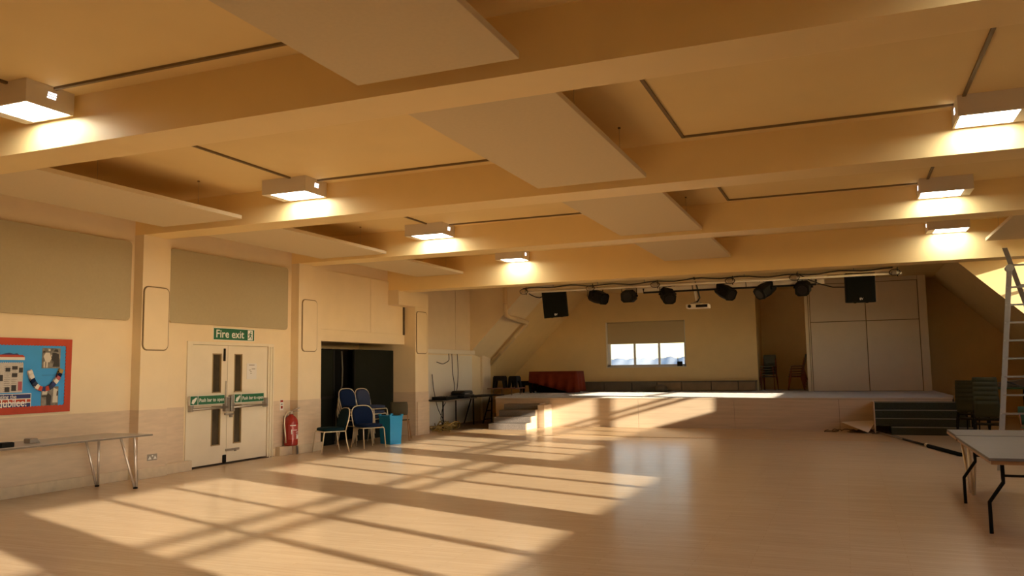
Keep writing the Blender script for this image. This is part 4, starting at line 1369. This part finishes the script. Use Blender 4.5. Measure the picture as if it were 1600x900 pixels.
def spotlight(i, x, y, z, yaw, tilt, label):
    """stage lamp: yoke hooked on the rail, tapered body, lens"""
    t = thing('stage_spotlight', label, 'spotlight', (x, y, z), 0, 'spotlights over the stage')
    m_ = Matrix.Rotation(yaw, 4, 'Z') @ Matrix.Rotation(tilt, 4, 'X')
    y0 = Matrix.Rotation(yaw, 4, 'Z')
    pts = [Vector((-0.165, 0, 0)), Vector((-0.165, 0, 0.18)), Vector((0.165, 0, 0.18)), Vector((0.165, 0, 0))]
    MB().tube([y0 @ p for p in pts], 0.012, 6).build('yoke', M['black'], t)
    tb([y0 @ Vector((0, 0, 0.16)), (0, 0, 0.24)], 0.011, 6).build('hook', M['steel'], t)
    mb = MB()
    prof = [(-0.17, 0.085, 0.075), (-0.14, 0.12, 0.11), (0.02, 0.13, 0.12), (0.16, 0.115, 0.105), (0.20, 0.12, 0.11)]
    rings = []
    for yy, w, h in [(a_ * 1.12, b_ * 1.15, c_ * 1.15) for a_, b_, c_ in prof]:
        rings.append([m_ @ Vector((px * w, -yy, pz * h)) for px, pz in ((-1, -0.6), (-0.6, -1), (0.6, -1), (1, -0.6), (1, 0.6), (0.6, 1), (-0.6, 1), (-1, 0.6))])
    mb.loft(rings)
    mb.build('body', M['black'], t, 0.006)
    mb = MB()
    mb.tube([m_ @ Vector((0, -0.222, 0)), m_ @ Vector((0, -0.230, 0))], 0.095, 16)
    mb.build('lens', M['blackgloss'], t)
    for sx in (-1, 1):
        tb([m_ @ Vector((sx * 0.12, 0, 0)), m_ @ Vector((sx * 0.19, 0, 0))], 0.022, 8).build('tilt_knob', M['black'], t)
    a = m_ @ Vector((0, 0.17, 0))
    MB().tube([a, a + Vector((-0.05, 0.02, -0.10)), a + Vector((-0.12, 0.0, -0.02)), a + Vector((-0.10, -0.03, 0.15)), Vector((-0.08, 0, 0.24))], 0.008, 5).build('power_lead', M['cable'], t)
    return t


SP = [(4.92, 17.55, 3.13, 60, 18, 'leftmost stage spotlight, turned sideways beside the left loudspeaker'),
      (5.64, 17.55, 3.11, 0, 8, 'second stage spotlight from the left, facing straight out'),
      (6.47, 17.60, 3.12, 25, 35, 'third stage spotlight from the left, at the left end of the black bar'),
      (7.68, 17.60, 3.13, 50, 30, 'fourth stage spotlight from the left, just right of the projector pole'),
      (8.51, 17.60, 3.13, -40, 32, 'fifth stage spotlight from the left, tilted down to the left'),
      (9.24, 17.60, 3.13, -5, 22, 'rightmost stage spotlight, at the right end of the black bar')]
for i, s_ in enumerate(SP):
    spotlight(i, s_[0], s_[1], s_[2], R(s_[3]), R(s_[4]), s_[5])


def loudspeaker(label, x, y, z, rz, tilt, ry=0):
    t = thing('loudspeaker', label, 'loudspeaker', (x, y, z), 0, None)
    m_ = Matrix.Rotation(rz, 4, 'Z') @ Matrix.Rotation(ry, 4, 'Y') @ Matrix.Rotation(tilt, 4, 'X')
    pl = [(-0.275, -0.20), (0.275, -0.20), (0.275, 0.0), (0.19, 0.19), (-0.19, 0.19), (-0.275, 0.0)]
    MB().loft([[m_ @ Vector((px, py, -0.30)) for px, py in pl], [m_ @ Vector((px, py, 0.30)) for px, py in pl]]).build('cabinet', M['black'], t, 0.012)
    MB().box(-0.262, -0.215, -0.285, 0.262, -0.20, 0.285, m_).build('grille', M['rubber'], t, 0.006)
    text_mesh('emblem', 'EV', 0.06, M['signwhite'], t, m_ @ facing_front(-0.03, -0.217, -0.25))
    MB().box(-0.06, -0.02, 0.30, 0.06, 0.06, 0.315, m_).build('fly_plate', M['steel'], t)
    top = m_ @ Vector((0, 0, 0.31))
    tb([top, (0, 17.42 - y, 3.295 - z)], 0.010, 6).build('chain', M['steel'], t)
    for sx in (-0.1, 0.12):
        MB().box(sx - 0.02, -0.1, -0.312, sx + 0.02, -0.05, -0.30, m_).build('foot', M['rubber'], t)
    return t


loudspeaker('black loudspeaker hung from the left end of the white rail', 3.87, 17.72, 3.03, R(14), R(8), R(-4))
loudspeaker('black loudspeaker hung from the right of the white rail before the partition', 10.29, 17.70, 3.075, R(6), R(3))

pj = thing('video_projector', 'white projector hung on a pole below the white rail', 'projector', (7.12, 17.55, 2.78))
bx(-0.23, -0.16, 0, 0.24, 0.16, 0.085).build('body', M['white'], pj, 0.012)
bx(-0.02, -0.165, 0.012, 0.22, -0.158, 0.07).build('vent_grille', M['black'], pj)
MB().tube([(-0.15, -0.16, 0.04), (-0.15, -0.19, 0.04)], 0.035, 12).build('lens', M['blackgloss'], pj)
tb([(-0.02, 0, 0.14), (-0.08, 0, 0.64)], 0.028, 8).build('pole', M['white'], pj)
MB().tube([(-0.07, -0.04, 0.70), (0.0, -0.04, 0.45), (0.05, -0.04, 0.22), (0.0, -0.04, 0.14), (-0.12, -0.05, 0.10)], 0.018, 6).build('lead', M['cable'], pj)
MB().box(-0.14, -0.1, 0.085, 0.08, 0.1, 0.12).build('mount_plate', M['steel'], pj, 0.01)
tb([(0, 0, 0.12), (0, 0, 0.16)], 0.04, 8).build('mount_collar', M['steel'], pj)
for nm, a, b in (('left', (3.25, 17.45, 3.34), (3.60, 17.70, 3.22)), ('right', (9.15, 17.40, 3.39), (10.02, 17.72, 3.10))):
    m1 = (Vector(a) + Vector(b)) / 2 + Vector((0, 0, -0.08))
    tag(MB().tube([a, Vector(a).lerp(m1, .5) + Vector((0, 0, -.02)), m1, Vector(b).lerp(m1, .5) + Vector((0, 0, -.03)), b], 0.012, 6).build('speaker_lead', M['cable']),
        'black lead sagging from the white rail to the %s loudspeaker' % nm, 'cable')

# ------------------------------------------------------------------ rod, sheet and leads on the floor by the right steps
rod = thing('floor_rod', 'dark metal rod with thin struts lying on the floor before the right stage steps', 'rod', (11.0, 18.5, 0))
P0, P1 = Vector((10.40, 21.0, 0.03)), Vector((11.66, 15.6, 0.03))
o_ = Vector((11.0, 18.5, 0))
tb([P0 - o_, P0.lerp(P1, 0.45) - o_], 0.012, 6).build('thin_strut', M['socket'], rod)
tb([P0 + Vector((0.06, 0, 0)) - o_, P0.lerp(P1, 0.55) + Vector((0.03, 0, 0)) - o_], 0.010, 6).build('thin_strut', M['cable'], rod)
tb([P0.lerp(P1, 0.45) - o_, P0.lerp(P1, 0.72) - o_], 0.022, 8).build('middle_tube', M['black'], rod)
tb([P0.lerp(P1, 0.70) - o_, P1 - o_], 0.036, 8).build('thick_tube', M['rubber'], rod)
tb([P0.lerp(P1, 0.70) - o_ - Vector((0, -0.05, 0)), P0.lerp(P1, 0.715) - o_], 0.042, 8).build('collar', M['goldtube'], rod)
wt = tag(MB().prism([(-0.42, 0.25), (0.32, 0.3), (0.12, -0.55)], 'Z', 0.05, 0.062).build('white_sheet', M['white']), 'pale triangular sheet lying on leads before the right stage steps', 'sheet')
wt.location = (10.22, 20.5, 0.12)
wt.rotation_euler = (R(14), R(-2), 0)
mb = MB()
for k in range(12):
    cx, cy = rnd.uniform(-0.55, 0.65), rnd.uniform(-0.28, 0.28)
    rr = rnd.uniform(0.1, 0.25)
    a0 = rnd.uniform(0, 6)
    mb.tube([(cx + rr * math.cos(a0 + t * 0.45), cy + rr * 0.7 * math.sin(a0 + t * 0.45), 0.012 + max(0, 0.05 * math.sin(t * 0.8 + k))) for t in range(10)], 0.010, 5)
lt = tag(mb.build('cable_tangle', M['mat_']), 'brown tangle of leads on the floor under the pale sheet', 'cable')
lt.location = (10.15, 20.5, 0.006)
